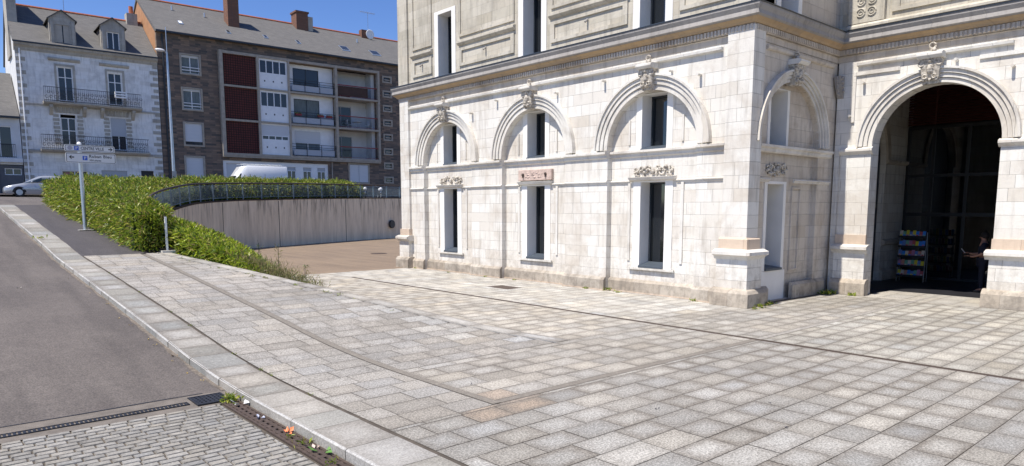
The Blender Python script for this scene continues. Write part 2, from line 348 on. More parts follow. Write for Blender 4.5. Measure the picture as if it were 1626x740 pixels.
# ------------------------------------------------------------------ terrain
PF = [(0, 0), (9, 0), (10, .02), (11.5, .1), (14, .33), (18.9, .72), (23.7, 1.08), (26.2, 1.38), (31, 1.86), (37.4, 2.5), (38.7, 2.62), (45, 3.0), (50, 3.2), (60, 3.35), (66, 3.5), (100, 3.9)]
def lerp(P, y):
    if y <= P[0][0]: return P[0][1]
    for (a, b), (c, d) in zip(P, P[1:]):
        if y <= c: return b+(d-b)*(y-a)/(c-a)
    return P[-1][1]
def prof(y): return (lerp(PF, y-.35)+lerp(PF, y)+lerp(PF, y+.35))/3
ctrl = [(6.3, 23.75), (6.75, 27.2), (7.5, 30.4), (9.27, 34.7), (12, 39.1), (14.9, 42), (17.5, 43.4), (25.4, 47.5), (31, 49.5), (45, 53), (80, 58)]
def catmull(P, k=8):
    out = []
    Q = [P[0]]+P+[P[-1]]
    for i in range(len(P)-1):
        p0, p1, p2, p3 = [Vector(q) for q in Q[i:i+4]]
        for j in range(k):
            t = j/k; out.append(tuple(.5*((2*p1)+(-p0+p2)*t+(2*p0-5*p1+4*p2-p3)*t*t+(-p0+3*p1-3*p2+p3)*t**3)))
    return out+[tuple(P[-1])]
RAIL = catmull(ctrl)
XB = [(9.0, 9.35), (23.75, 6.3)]+[(p[1], p[0]) for p in RAIL[1:]]
def xb(y): return lerp(XB, y)
def ledge(y): return 6.3+(23.75-y)*(9.35-6.3)/(23.75-9)
HF = [(23.7, 5.55), (25, 5.35), (29, 5.3), (34, 5.05), (38.5, 5.15)]

sheet('ground', [[(x, y, -.30) for x in (-900, 900)] for y in (-900, 900)], M['earth'])
ys = [-14, 0, 9]+[9+.5*i for i in range(1, 60)]+[38.7]
ys = sorted(set(y for y in ys if y <= 38.7))
sheet('road', [[(x, y, prof(y)-.12) for x in (-7, -4, 0, 3.32)] for y in [9.98]+[y for y in ys if y > 9.98]], M['road'])
sheet('road_joint_bed', [[(x, y, prof(y)-.134) for x in (-7, 3.32)] for y in (-14, 0, 9.2, 9.38)], M['joint'])
sheet('concrete_strip', [[(x, y, prof(y)-.121) for x in (-7, 3.30)] for y in (9.36, 9.98)], simple('worn_concrete_strip', (.15, .13, .11), .9, .25, 5, fine=.2))
sheet('road_seam', [[(x, 9.985+.012*math.sin(x*3), prof(9.98)-.116), (x, 10.012+.012*math.sin(x*3+.5), prof(10)-.116)] for x in [-7+.5*i for i in range(21)]], M['dark'])
rs_ = random.Random(3)
sheet('gutter_dirt', [[(3.30-.03-rs_.random()*.07, y, prof(y)-.1155), (3.31, y, prof(y)-.1155)] for y in [9.98+.35*i for i in range(60)]], simple('gutter_dirt', (.155, .13, .105), .95, .4, 14, fine=.3))
y2 = [38.7+.8*i for i in range(28)]
sheet('cross_street', [[(x, y, prof(y)-.115) for x in (-90, -7, 3, 6)]+[(max(6.1, min(xb(y), 70)-.1), y, prof(y)-.115)] for y in y2], M['road'])
sheet('sidewalk', [[(3.93, y, prof(y)-.004), (lerp(HF, y)+.5, y, prof(y)-.004)] for y in [23.66]+[y for y in ys if y > 23.7]], M['walk'])
sheet('planting_soil', [[(lerp(HF, y)+.2, y, prof(y)+.005), (max(lerp(HF, y)+.3, xb(y)-.12), y, prof(y)+.005)] for y in [23.8]+[y for y in ys if y > 24]]+[[(5.3, y, prof(y)+.005), (xb(y)-.12, y, prof(y)+.005)] for y in (39, 39.6)], M['soil'])
sheet('planting_strip_soil', [[(lerp([(p[0], p[1]) for p in RAIL], x)*0+x, y0+3.0, prof(y0+2)+.02), (x, y0+.1, prof(y0)+.02)] for x, y0 in [(p[0], p[1]) for p in RAIL if 9 < p[0] < 27]], M['soil'])
sheet('far_sidewalk', [[(x, 60.9-.039*x+.0, prof(61)+.02), (x, 60.95-.039*x, prof(61)+.10), (x, 70-.039*x, prof(66)+.10)] for x in range(-90, 80, 10)], M['walk'])
sheet('opposite_sidewalk', [[(-20, y, prof(y)), (-7, y, prof(y)), (-6.99, y, prof(y)-.13)] for y in [-14, 0]+ys[2:]], M['walk'])
sheet('courtyard', [[(xb(y), y, 0.0), (40, y, 0.0), (60, y, 0.0)] for y in [24.51]+[25+.7*i for i in range(48)]], M['court'])
sheet('paving_bed', [[(x, y, -.007) for x in (3.9, 9.33, 28)] for y in (-14, 9)], M['joint'])
sheet('plaza_bed', [[(ledge(y)-.05, y, -.007), (15.9, y, -.007), (28, y, -.007)] for y in (9, 12, 17, 20, 24.5)], M['joint'])
sheet('sidewalk_bed', [[(3.9, y, prof(y)-.02), (ledge(y)-.2, y, prof(y)-.02)] for y in [8.9]+[y for y in ys if 9 <= y <= 23.6]+[23.66]], M['joint'])

class Slabs:
    def __init__(s): s.v = []; s.f = []; s.uv = []; s.c = []
    def q(s, pts, tint, wear, raise_=0, shrink=0):
        k = len(s.v); s.v += pts; s.f.append((k, k+1, k+2, k+3)); s.uv += [(0, 0), (1, 0), (1, 1), (0, 1)]; s.c += [(*tint, wear)]*4
    def frustum(s, x0, x1, y0, y1, z, h, ins, tint, wear):
        b = [(x0, y0, z-h), (x1, y0, z-h), (x1, y1, z-h), (x0, y1, z-h)]; t = [(x0+ins, y0+ins, z), (x1-ins, y0+ins, z), (x1-ins, y1-ins, z), (x0+ins, y1-ins, z)]
        s.q(t, tint, wear)
        for i in range(4):
            j = (i+1) % 4; k = len(s.v); s.v += [b[i], b[j], t[j], t[i]]; s.f.append((k, k+1, k+2, k+3)); s.uv += [(0, 0), (.1, 0), (.1, .1), (0, .1)]; s.c += [(*tint, wear)]*4
    def build(s, name, mat, kind='structure'):
        me = bpy.data.meshes.new(name); me.from_pydata(s.v, [], s.f)
        u = me.uv_layers.new(name='UVMap'); u.data.foreach_set('uv', [c for p in s.uv for c in p])
        a = me.color_attributes.new('tint', 'FLOAT_COLOR', 'CORNER'); a.data.foreach_set('color', [c for p in s.c for c in p])
        o = bpy.data.objects.new(name, me); COL.objects.link(o); me.materials.append(mat)
        if kind: o['kind'] = kind
        return o
def tint(base, var=.12, warm=.02):
    k = 1+random.gauss(0, var*.6); k = max(1-1.6*var, min(1+1.6*var, k)); w_ = random.gauss(0, warm)
    return (base[0]*k*(1+w_*.6), base[1]*k, base[2]*k*(1-w_))
g = .005
def lay(sl, y0, y1, pitch, xl, xr, zf, base, L=.6, var=.12, warm=.022, wear=(.2, .8), odd=None):
    y = y0
    while y < y1-.05:
        p = min(pitch*random.choice((.96, 1, 1, 1.05)), y1-y); ye = y+p
        a, b = xl((y+ye)/2), xr((y+ye)/2); x = a-random.random()*L
        while x < b:
            x2 = x+L*random.choice((.85, .95, 1, 1, 1.1, 1.2))
            if x2-a < .14: x2 = a+.14+L*.5
            if b-x2 < .14: x2 = b+.01
            c0, c1 = max(x, a), min(x2, b)
            if c1-c0 > .08:
                t = tint(base(c0, y) if callable(base) else base, var, warm)
                dz = random.uniform(-.0012, .0012)
                sl.q([(c0+g, y+g, zf(y+g)+dz), (c1-g, y+g, zf(y+g)+dz), (c1-g, ye-g, zf(ye-g)+dz), (c0+g, ye-g, zf(ye-g)+dz)], t, random.uniform(*wear))
            x = x2
        y = ye
Z0 = lambda y: 0.
GX, GY = 5.57, 6.69
def plazabase(x, y):
    b = Vector((.352, .328, .286))
    if y > 9: b = Vector((.43, .395, .335)) if x < 12 else Vector((.46, .435, .385))
    if y < 6.7: b = Vector((.328, .313, .282)) if x < 12 else Vector((.38, .36, .312))
    d = math.hypot(x-5.3, (y-6.5)*1.3)
    if random.random() < .28: b = b*1.12
    if random.random() < .12: b = b*.91
    if d < .8: b = b*.45+Vector((.36, .25, .16))*.5
    return b
def walkbase(x, y):
    b = Vector((.318, .298, .266))
    if x > 6.9 and y < 15 and random.random() < .45: b = Vector((.39, .375, .345))
    if y > 16: b = Vector((.35, .325, .29))
    if x < 5.6 and random.random() < .15: b = b*.82
    return b
s = Slabs()
lay(s, -14, GY-.07, .40, lambda y: 3.97, lambda y: 12.04, Z0, plazabase, .62, wear=(.35, .95))
lay(s, -14, GY-.07, .40, lambda y: 12.16, lambda y: 20.25, Z0, plazabase, .62, wear=(.35, .85))
lay(s, GY+.07, 9.0, .40, lambda y: GX+.07, lambda y: 12.04, Z0, plazabase, .60)
lay(s, GY+.07, 9.0, .40, lambda y: 12.16, lambda y: 20.25, Z0, plazabase, .60, wear=(.3, .7))
lay(s, 9.0, 24.5, .42, lambda y: ledge(y)+.04, lambda y: 12.04, Z0, plazabase, .62, wear=(.35, .65))
lay(s, 9.0, 22.5, .42, lambda y: 12.16, lambda y: 15.9, Z0, plazabase, .62, wear=(.2, .5))
lay(s, 22.5, 24.5, .42, lambda y: 12.04, lambda y: 15.9, Z0, plazabase, .62, wear=(.2, .5))
lay(s, 5.18, 8.1, .62, lambda y: 20.25, lambda y: 22.35, Z0, (.42, .39, .34), 1.0, .05, wear=(.0, .3))
s.build('plaza_paving', M['paving'])
s = Slabs()
lay(s, GY-.07, 23.66, .43, lambda y: 3.97, lambda y: GX-.07, prof, walkbase, .62, .10, wear=(.05, .4))
lay(s, GY+.07, 9.0, .43, lambda y: 3.97, lambda y: GX-.07, prof, walkbase, .62, .12) if False else None
lay(s, 9.0, 23.66, .43, lambda y: GX+.07, lambda y: ledge(y)-.36, prof, walkbase, .62, .13, wear=(.1, .5))
s.build('sidewalk_paving', M['paving'])
# bands of small stones inlaid in the paving
sheet('inlaid_band', [[(GX-.065, y, prof(y)+.004), (GX+.065, y, prof(y)+.004)] for y in [GY-.06]+[GY+.2*i for i in range(1, 85)]], M['groove'])
sheet('inlaid_cross_band', [[(x, GY-.065, .001), (x, GY+.065, .001)] for x in (GX+.07, 12.04)], M['groove'])
sheet('inlaid_cross_band_by_arch', [[(x, GY-.065, .001), (x, GY+.065, .001)] for x in (12.16, 22.3)], simple('pale_band', (.30, .28, .25), .9, .3, 9))
# kerb stones: one row of long granite stones with a vertical road face
s = Slabs(); y = -14.
while y < 38.6:
    L = random.choice((.55, .62, .7, .8)) if y < 24 else random.choice((.9, 1.0)); y1 = min(y+L, 38.7)
    t = tint((.29, .28, .25) if random.random() < .6 else (.36, .34, .305), .16, .025); wr = random.uniform(.1, .8); e = .004; dx = random.uniform(-.006, .006)
    zt = [prof(y+e), prof(y1-e)]; x0 = 3.3+dx
    s.q([(x0+.025, y+e, zt[0]), (3.925+dx*2, y+e, zt[0]), (3.925+dx*2, y1-e, zt[1]), (x0+.025, y1-e, zt[1])], t, wr)
    t2 = (.42, .41, .39)
    for (xa, za, xc, zc, tt) in ((x0, -.02, x0+.025, 0, t2), (x0-.004, -.16, x0, -.02, t)):
        s.q([(xa, y+e, zt[0]+za), (xc, y+e, zt[0]+zc), (xc, y1-e, zt[1]+zc), (xa, y1-e, zt[1]+za)], tt, .2)
    y = y1
s.build('kerb', M['kerb'])
sheet('kerb_bed', [[(3.315, y, prof(y)-.2), (3.315, y, prof(y)-.006), (3.96, y, prof(y)-.006)] for y in ys], M['joint'])
# setts, each a chamfered stone
s = Slabs(); y = -5.
while y < 9.3:
    p = .125; x = -6.9-random.random()*.2
    while x < 3.0:
        L = random.uniform(.18, .24)
        if x > -6.9: s.frustum(x+.005, min(x+L, 3.02)-.005, y+.007, min(y+p, 9.36)-.007, prof(y)-.112+random.uniform(-.003, .002), .03, .009, tint((.29, .275, .245), .16, .02), random.uniform(.0, .5))
        x += L
    y += p
s.build('cobbled_road', M['sett'])
# coping of the raised edge between sidewalk and plaza
s = Slabs(); y = 8.98
while y < 23.7:
    L = random.uniform(.7, 1.2); y1 = min(y+L, 23.75); e = .006; t = tint((.40, .38, .345), .16, .03)
    za, zb = prof(y)+.006, prof(y1)+.006; o1 = random.uniform(-.02, .02)
    A, B, C, D = (ledge(y)-.33, y+e, za), (ledge(y)+.03+o1, y+e, za), (ledge(y1)+.03+o1, y1-e, zb), (ledge(y1)-.33, y1-e, zb)
    s.q([A, B, C, D], t, random.uniform(.3, .95)); s.q([B, (B[0], B[1], -.05), (C[0], C[1], -.05), C], t, .4)
    s.q([(A[0], A[1], A[2]-.02), A, D, (D[0], D[1], D[2]-.02)], t, .2)
    y = y1
s.build('edge_coping', M['kerb'])
sheet('road_line', [[(3.7, y, prof(y)-.108), (5.6, y+.35, prof(y+.35)-.108)] for y in (39.5, 39.85)], M['marking'])

# ------------------------------------------------------------------ drains and covers
def slot_grate(name, label, cat, x0, x1, y0, y1, z, nx, ny, mat, frame=.03):
    t = thing(name, label, cat, ((x0+x1)/2, (y0+y1)/2, z-.02), world=True)
    b = MB(); b.box(x0, x0+frame, y0, y1, z-.02, z); b.box(x1-frame, x1, y0, y1, z-.02, z); b.box(x0+frame, x1-frame, y0, y0+frame, z-.02, z-.001); b.box(x0+frame, x1-frame, y1-frame, y1, z-.02, z-.001)
    b.build('frame', mat, t); b = MB(); X0, X1, Y0, Y1 = x0+frame, x1-frame, y0+frame, y1-frame
    for i in range(nx): c = X0+(X1-X0)*(i+.5)/nx; w_ = (X1-X0)/nx*.28; b.box(c-w_, c+w_, Y0, Y1, z-.018, z-.004)
    for i in range(ny): c = Y0+(Y1-Y0)*(i+.5)/ny; w_ = (Y1-Y0)/ny*.25; b.box(X0, X1, c-w_, c+w_, z-.02, z-.0055)
    b.build('grille', mat, t)
    b = MB(); b.box(X0, X1, Y0, Y1, z-.03, z-.024); b.build('pit', M['dark'], t); return t
slot_grate('drain_grate', 'square cast iron gully grate in the road beside the kerb', 'drain', 2.76, 3.20, 9.42, 9.88, prof(9.65)-.100, 7, 5, M['dark'])
slot_grate('channel_drain', 'long slotted drain across the road between asphalt and setts', 'drain', -6.9, 2.7, 9.55, 9.69, prof(9.62)-.106, 200, 0, M['dark'], .012)
slot_grate('gutter_drain', 'brown rusty gutter channel along the foot of the kerb by the setts', 'drain', 3.05, 3.27, -6, 9.36, -.104, 2, 110, M['iron'], .03)
slot_grate('slot_drain', 'thin rusty drain line crossing the whole plaza parallel to the facade', 'drain', 12.05, 12.15, -8, 22.43, .002, 1, 260, M['iron'], .03)
slot_grate('access_cover', 'brown rusty cover plate set in the plaza near the facade', 'manhole cover', 13.85, 14.45, 15.95, 16.95, .005, 1, 1, M['iron'], .05)
o = MB().box(13.9, 14.4, 16.0, 16.9, -.01, .0035); t = [c for c in bpy.data.objects if c.name == 'access_cover'][0]; o.build('plate', M['iron'], t)
t = thing('manhole_cover', 'dark round manhole cover lying in the brown courtyard', 'manhole cover', (19.5, 33.2, .002), world=True)
b = MB(); b.prism([(0, 0)], 0, 0) if False else None
b.tube([(19.5, 33.2, .002), (19.5, 33.2, .012)], .38, 24); b.build('lid', M['iron'], t)
b = MB(); b.torus((19.5, 0, 0), .4, .015) if False else b.tube([(19.5, 33.2, .002), (19.5, 33.2, .008)], .45, 24); b.build('frame', M['iron'], t)

# ------------------------------------------------------------------ the main building
XW, YW, XA = 15.95, 9.25, 20.6
BLD = thing('public_building', 'white limestone building with arched bays, carved keystones and a big dark archway', 'building', (XW, YW, 0), world=True)
FX = lambda a, d, z: (XW+d, a, z)          # front facade, faces the street
FY = lambda a, d, z: (a, YW+d, z)          # return wall at the corner
FA = lambda a, d, z: (XA+d, a, z)          # archway facade
def arc(ca, cz, r, z0, n=22): return [(ca-r, z0)]+[(ca-r*math.cos(math.pi*i/n), cz+r*math.sin(math.pi*i/n)) for i in range(n+1)]+[(ca+r, z0)]
def rect(a0, a1, z0, z1): return [(a0, z0), (a1, z0), (a1, z1), (a0, z1)]
SPR, RIN = 4.18, 1.55; BAYS = [12.28, 17.12, 21.94]; REC = .2
YE = 25.05
P = lambda f: MB(f)
# street facade: pier layer with three arched recesses, then the recessed bay walls with their windows
P(FX).plate(rect(9.45, YE, -.1, 6.9), [arc(c, SPR, RIN, .0) for c in BAYS], 0, .6).build('pier_wall', M['lime'], BLD)
for c in BAYS:
    wh = [rect(c-.45, c+.47, .77, 3.25), rect(c-.45, c+.47, 4.12, 5.69)]
    P(FX).plate(rect(c-RIN-.01, c+RIN+.01, -.1, 5.9), wh, REC, .95).build('bay_wall', M['lime'], BLD)
def window(f, a0, a1, z0, z1, d, depth, surround=.26, sill=True, top=True, mull=True):
    w_ = P(f).plate(rect(a0-surround, a1+surround, z0-.04, z1+(surround*.5 if top else .02)), [rect(a0, a1, z0, z1)], d-.022, d+depth-.04).build('window', M['plaster'], BLD)
    b = P(f); b.plate(rect(a0, a1, z0, z1), [rect(a0+.05, a1-.05, z0+.06, z1-.05)], d+depth-.04, d+depth+.05)
    if mull: b.box(a0+.32*(a1-a0), a0+.32*(a1-a0)+.04, d+depth-.03, d+depth+.04, z0+.06, z1-.05)
    b.build('frame', M['anthracite'], w_); P(f).box(a0+.03, a1-.03, d+depth+.03, d+depth+.05, z0+.03, z1-.03).build('pane', M['glass'], w_)
    if sill: P(f).profile([(d-.08, z0-.035), (d-.08, z0+.02), (d+depth-.045, z0+.12), (d+depth-.045, z0-.035)], a0+.004, a1-.004).build('sill', M['sill'], w_)
    for c in (w_,)+tuple(w_.children): pass
    return w_
for i, c in enumerate(BAYS):
    a0, a1 = c-.42, c+.44
    window(FX, a0, a1, .80, 3.22, REC, .45); window(FX, a0, a1, 4.15, 5.66, REC, .45, .20, top=False)
    P(FX).box(a0-.38, a1+.36, REC-.09, REC-.023, .70, .758).build('window_ledge', M['trim'], BLD)
    # thin raised frame strips and stone surround
    for q in (a0-.62, a1+.36):
        P(FX).box(q, q+.09, REC-.035, REC-.002, .95, 3.2).build('frame_strip', M['trim'], BLD)
        P(FX).box(q+.05, q+.11, REC-.035, REC-.002, 4.3, 5.0).build('frame_strip', M['trim'], BLD)
def archivolt(f, c, spr, rs, d, zb=None):
    b = P(f)
    for r0, r1, p in rs:
        b.ring(c, spr, r0, r1, d-p, d+.05, 0, math.pi, 40)
    return b.build('archivolt', M['trim'], BLD)
def keystone(f, c, z0, z1, w_, d, knob=True):
    b = P(f)
    h = z1-z0
    b.add([(c-w_*.36, d-.16, z0), (c+w_*.36, d-.16, z0), (c+w_*.36, d+.1, z0), (c-w_*.36, d+.1, z0),
           (c-w_*.5, d-.26, z0+h*.72), (c+w_*.5, d-.26, z0+h*.72), (c+w_*.5, d+.1, z0+h*.72), (c-w_*.5, d+.1, z0+h*.72)],
          [(0, 1, 2, 3), (4, 5, 6, 7), (0, 1, 5, 4), (1, 2, 6, 5), (2, 3, 7, 6), (3, 0, 4, 7)])
    k = b.build('keystone', M['relief'], BLD)
    b = P(f); b.profile([(d+.1, z0+h*.72), (d-.30, z0+h*.72), (d-.36, z0+h*.80), (d-.36, z0+h*.86), (d-.28, z0+h*.9), (d+.1, z0+h*.9)], c-w_*.6, c+w_*.6)
    b.build('cap', M['trim'], k)
    b = P(f)
    for q in (-1, 1):
        b.torus((c+q*w_*.42, d-.22, z0+h*.58), .06, .03); b.torus((c+q*w_*.22, d-.24, z0+h*.2), .05, .025)
    b.ball((c, d-.22, z0+h*.42), .085, 6, 8, (1, .9, 1.5)); b.ball((c, d-.25, z0+h*.64), .05)
    for i in range(5): b.ball((c+(i-2)*w_*.15, d-.20, z0+h*.12+.02*(i % 2)), .045)
    b.build('carving', M['relief'], k)
    if knob:
        b = P(f); b.tube([(c, d-.12, z0+h*.88), (c+.01, d-.12, z0+h*1.02)], .045, 8); b.torus((c, d-.12, z0+h*1.1), .07, .028); b.ball((c-.03, d-.13, z0+h*.98), .06); b.build('finial', M['relief'], k)
    return k
for i, c in enumerate(BAYS):
    archivolt(FX, c, SPR, ((RIN, 1.675, .04), (1.69, 1.80, .075), (1.815, 1.925, .11), (1.926, 1.985, .155)), 0)
    keystone(FX, c+.03, 5.72, 6.50, .44, 0)
# carved panels over the lower windows
def relief(f, c, z, w_, h, d, mat=None, seed=1, n=26):
    r_ = random.Random(seed); b = P(f)
    for q in (-1, 1):
        for (dx, dz, R0) in ((.22, .0, .30), (.30, .14, .18), (.38, -.12, .16), (.12, .2, .14), (.45, .08, .14)):
            b.torus((c+q*dx*w_, d-.035, z+dz*h*1.3), R0*h*.8, .026, t0=r_.random()*6, t1=r_.random()*6+7)
    b.ball((c, d-.05, z), h*.2, 6, 8, (.9, .7, 1.2))
    for i in range(n):
        x = r_.uniform(-.5, .5); b.ball((c+x*w_, d-.03-r_.random()*.03, z+r_.uniform(-.42, .42)*h*(1-abs(x)*.6)), r_.uniform(.025, .05), 5, 6, (1, 1, r_.uniform(.6, 1.5)))
    return b.build('carved_relief', mat or M['relief'], BLD)
relief(FX, BAYS[0]+.0, 3.52, 1.38, .40, REC, seed=3); relief(FX, BAYS[2]-.05, 3.52, 1.38, .40, REC, seed=5)
tb = P(FX); tb.box(BAYS[1]-.82, BAYS[1]+.80, REC-.11, REC+.0, 3.40, 3.76); tb = tb.build('stone_tablet', M['tablet'], BLD, bevel=.012)
b = P(FX)
for q in (-.56, .54): b.ball((BAYS[1]+q, REC-.13, 3.60), .05); b.tube([(BAYS[1]+q, REC-.14, 3.6), (BAYS[1]+q, REC-.14, 3.5)], .025, 6)
b.build('bolt', M['iron'], tb)
b = P(FX); r_ = random.Random(4)
for i in range(22): b.ball((BAYS[1]+r_.uniform(-.4, .4), REC-.115, 3.59+r_.uniform(-.1, .1)), r_.uniform(.02, .045), 5, 6, (1.6, .4, .7))
b.build('worn_carving', M['tablet'], tb)
# little hood over each lower window
for c in BAYS: P(FX).profile([(REC, 3.24), (REC-.12, 3.28), (REC-.16, 3.36), (REC, 3.38)], c-.78, c+.80).build('window_hood', M['trim'], BLD)
# string courses, running over piers and bays
def stringc(f, a0, a1, d, z, h, p, n='string_course'):
    return P(f).profile([(d, z-h), (d-p*.45, z-h*.85), (d-p*.5, z-h*.45), (d-p, z-h*.3), (d-p, z), (d, z+.02)], a0, a1).build(n, M['trim'], BLD)
segs = [(9.87, BAYS[0]-RIN, 0)]
for i, c in enumerate(BAYS):
    segs.append((c-RIN, c+RIN, REC)); segs.append((c+RIN, (BAYS[i+1]-RIN) if i < 2 else YE-.62, 0))
for (a, b_, d) in segs:
    stringc(FX, a+.002, b_-.002, d, 4.13, .2, .12)
    if d == 0: stringc(FX, a+.002, b_-.002, d, 3.27, .09, .06)
    else:
        c = (a+b_)/2
        for (u0, u1) in ((a+.002, c-.80), (c+.82, b_-.002)): stringc(FX, u0, u1, d, 3.27, .09, .06)
# plinth: piers stand forward, bays sit back
for (a, b_, d) in segs:
    P(FX).profile([(d, -.1), (d-.10, -.1), (d-.10, .32), (d-.03, .40), (d, .40)], a+.002, b_-.002).build('plinth', M['plinth'], BLD)
    P(FX).box(a+.002, b_-.002, d-.125, d-.101, -.05, .035).build('base_strip', M['tan'], BLD)
# corner pilasters with pedestals
def pilaster(f, a0, a1, d, pz, ztop, ext=.12, mat=None, q=None):
    q = q or (lambda: None)
    P(f).box(a0, a1, d-.10, d+.25, pz+.35, ztop).build('pilaster', mat or M['lime'], BLD)
    ped = P(f).box(a0-.04, a1+.04, d-.20, d+.2, -.05, pz-.15).build('pedestal', mat or M['lime'], BLD)
    e = ext
    P(f).profile([(d, -.1), (d-.33, -.1), (d-.33, .34), (d-.28, .42), (d-.20, .46), (d, .46)], a0-e-.04, a1+e+.04).build('base', M['plinth'], ped)
    P(f).profile([(d, pz-.16), (d-.22, pz-.15), (d-.26, pz-.09), (d-.35, pz-.05), (d-.35, pz+.03), (d-.2, pz+.09), (d, pz+.09)], a0-e, a1+e).build('cap', M['trim'], ped)
    P(f).box(a0-.03, a1+.03, d-.16, d+.2, pz+.09, pz+.35).build('block', M['tan'], ped)
pilaster(FX, YE-.62, YE, 0, 1.26, 6.9)
# the corner one wraps round, so it is built as solid blocks
c0 = (XW-.10, 9.15)
def cblock(x0, y0, x1, y1, z0, z1, name, mat, par=BLD): return MB().box(x0, x1, y0, y1, z0, z1).build(name, mat, par)
cblock(15.85, 9.15, 16.38, 9.87, 1.72, 6.9, 'pilaster', M['lime'])
ped = cblock(15.75, 9.04, 16.45, 9.92, -.05, 1.22, 'pedestal', M['lime'])
def wrap(poly, x1, y1, name, mat, par, X0=15.85, Y0=9.15):   # poly in (offset, z): mitred moulding on the two outer faces of the corner
    b = MB(); n = len(poly)
    for k, (P0, P1, P2) in enumerate((((0, 1), (0, 0), (1, 0)),)):
        rows = []
        for (ox, oy) in ((None, y1), (0, 0), (x1, None)):
            for (o_, z) in poly:
                x = X0-o_ if ox is None or ox == 0 else ox; y = Y0-o_ if oy is None or oy == 0 else oy
                rows.append((x, y, z))
        fs = [(r*n+i, r*n+(i+1) % n, (r+1)*n+(i+1) % n, (r+1)*n+i) for r in range(2) for i in range(n)]
        fs += [tuple(range(n)), tuple(range(3*n-1, 2*n-1, -1))]
        b.add(rows, fs)
    return b.build(name, mat, par)
wrap([(0, -.1), (.23, -.1), (.23, .34), (.18, .42), (.10, .46), (0, .46)], 16.6, 10.0, 'base', M['plinth'], ped)
wrap([(0, 1.18), (.12, 1.20), (.16, 1.27), (.24, 1.31), (.24, 1.39), (.10, 1.45), (0, 1.45)], 16.55, 9.97, 'cap', M['trim'], ped)
wrap([(0, 1.45), (.055, 1.45), (.055, 1.70), (.0, 1.75)], 16.42, 9.90, 'block', M['tan'], ped)
# return wall: one arched recess
ca = 18.08; RR = 1.62
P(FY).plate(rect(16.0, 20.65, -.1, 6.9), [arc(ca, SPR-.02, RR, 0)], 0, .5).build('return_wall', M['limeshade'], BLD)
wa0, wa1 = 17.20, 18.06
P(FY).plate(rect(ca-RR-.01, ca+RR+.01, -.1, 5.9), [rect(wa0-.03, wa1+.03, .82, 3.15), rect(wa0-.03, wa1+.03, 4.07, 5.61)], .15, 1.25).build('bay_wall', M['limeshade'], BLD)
window(FY, wa0, wa1, .85, 3.12, .15, 1.0, .14); window(FY, wa0, wa1, 4.1, 5.58, .15, 1.0, .12, top=False)
archivolt(FY, ca, SPR-.02, ((RR, 1.70, .04), (1.712, 1.79, .08), (1.80, 1.87, .12), (1.871, 1.93, .17)), 0)
keystone(FY, ca-.1, 5.68, 6.4, .42, 0)
relief(FY, wa0+.42, 3.50, 1.05, .42, .15, seed=8)
stringc(FY, 16.39, 20.45, 0, 4.10, .2, .11); stringc(FY, 16.39, 17.0, 0, 3.24, .09, .06); stringc(FY, 18.3, 20.45, 0, 3.24, .09, .06)
P(FY).profile([(0, -.1), (-.10, -.1), (-.10, .36), (-.03, .44), (0, .44)], 16.6, 17.05).build('plinth', M['plinth'], BLD)
P(FY).profile([(0, -.1), (-.10, -.1), (-.10, .36), (-.03, .44), (0, .44)], 18.35, 20.3).build('plinth', M['plinth'], BLD)
P(FY).box(17.0, 18.3, .125, .148, -.05, .80).build('white_panel', M['plaster'], BLD)
for q in (16.75, 18.75): P(FY).plate(rect(q-.25, q+.25, .75, 3.05), [rect(q-.2, q+.2, .8, 3.0)], .11, .15).build('frame_strip', M['limeshade'], BLD) if q > 17 else None
# archway facade
CA, SA, RA = 6.62, 4.20, 1.53
P(FA).plate(rect(-6, 9.2, -.1, 6.9), [arc(CA, SA, RA, -.09)], 0, .45).build('archway_wall', M['lime'], BLD)
archivolt(FA, CA, SA, ((RA, 1.64, .04), (1.655, 1.75, .08), (1.765, 1.87, .12), (1.871, 1.93, .17)), 0)
keystone(FA, CA+.13, 5.70, 6.58, .5, 0)
def pier(a0, a1, e0, e1):
    P(FA).box(a0, a1, -.06, -.001, 1.72, 4.02).build('pier', M['lime'], BLD)
    P(FA).profile([(0, 3.98), (-.08, 4.0), (-.16, 4.08), (-.16, 4.14), (-.06, 4.19), (0, 4.19)], a0-e0*.4, a1+e1*.4).build('impost', M['trim'], BLD)
    ped = P(FA).box(a0-.05*e0*5, a1+.05*e1*5, -.16, -.001, -.05, 1.2).build('pedestal', M['lime'], BLD)
    P(FA).profile([(0, -.1), (-.28, -.1), (-.28, .34), (-.22, .42), (-.16, .46), (0, .46)], a0-e0, a1+e1).build('base', M['plinth'], ped)
    P(FA).profile([(0, 1.19), (-.18, 1.2), (-.22, 1.27), (-.3, 1.31), (-.3, 1.39), (-.14, 1.45), (0, 1.45)], a0-e0, a1+e1).build('cap', M['trim'], ped)
    P(FA).box(a0-.01, a1+.02, -.10, -.001, 1.45, 1.72).build('block', M['tan'], ped)
pier(8.15, 8.98, .12, .06); pier(4.2, 5.09, .12, .12); pier(-1.5, -.4, .12, .12)
# recessed panel lines in the spandrels
for (a0, a1) in ((7.55, 8.75), (4.3, 5.7)):
    P(FA).plate([(a0, 6.18), (a1, 6.18), (a1, 6.28), (a0, 6.28)], [], -.05, -.001).build('frame_strip', M['trim'], BLD)
P(FA).box(4.28, 4.36, -.05, -.001, 4.9, 6.17).build('frame_strip', M['trim'], BLD); P(FA).box(8.68, 8.76, -.05, -.001, 4.9, 6.17).build('frame_strip', M['trim'], BLD)
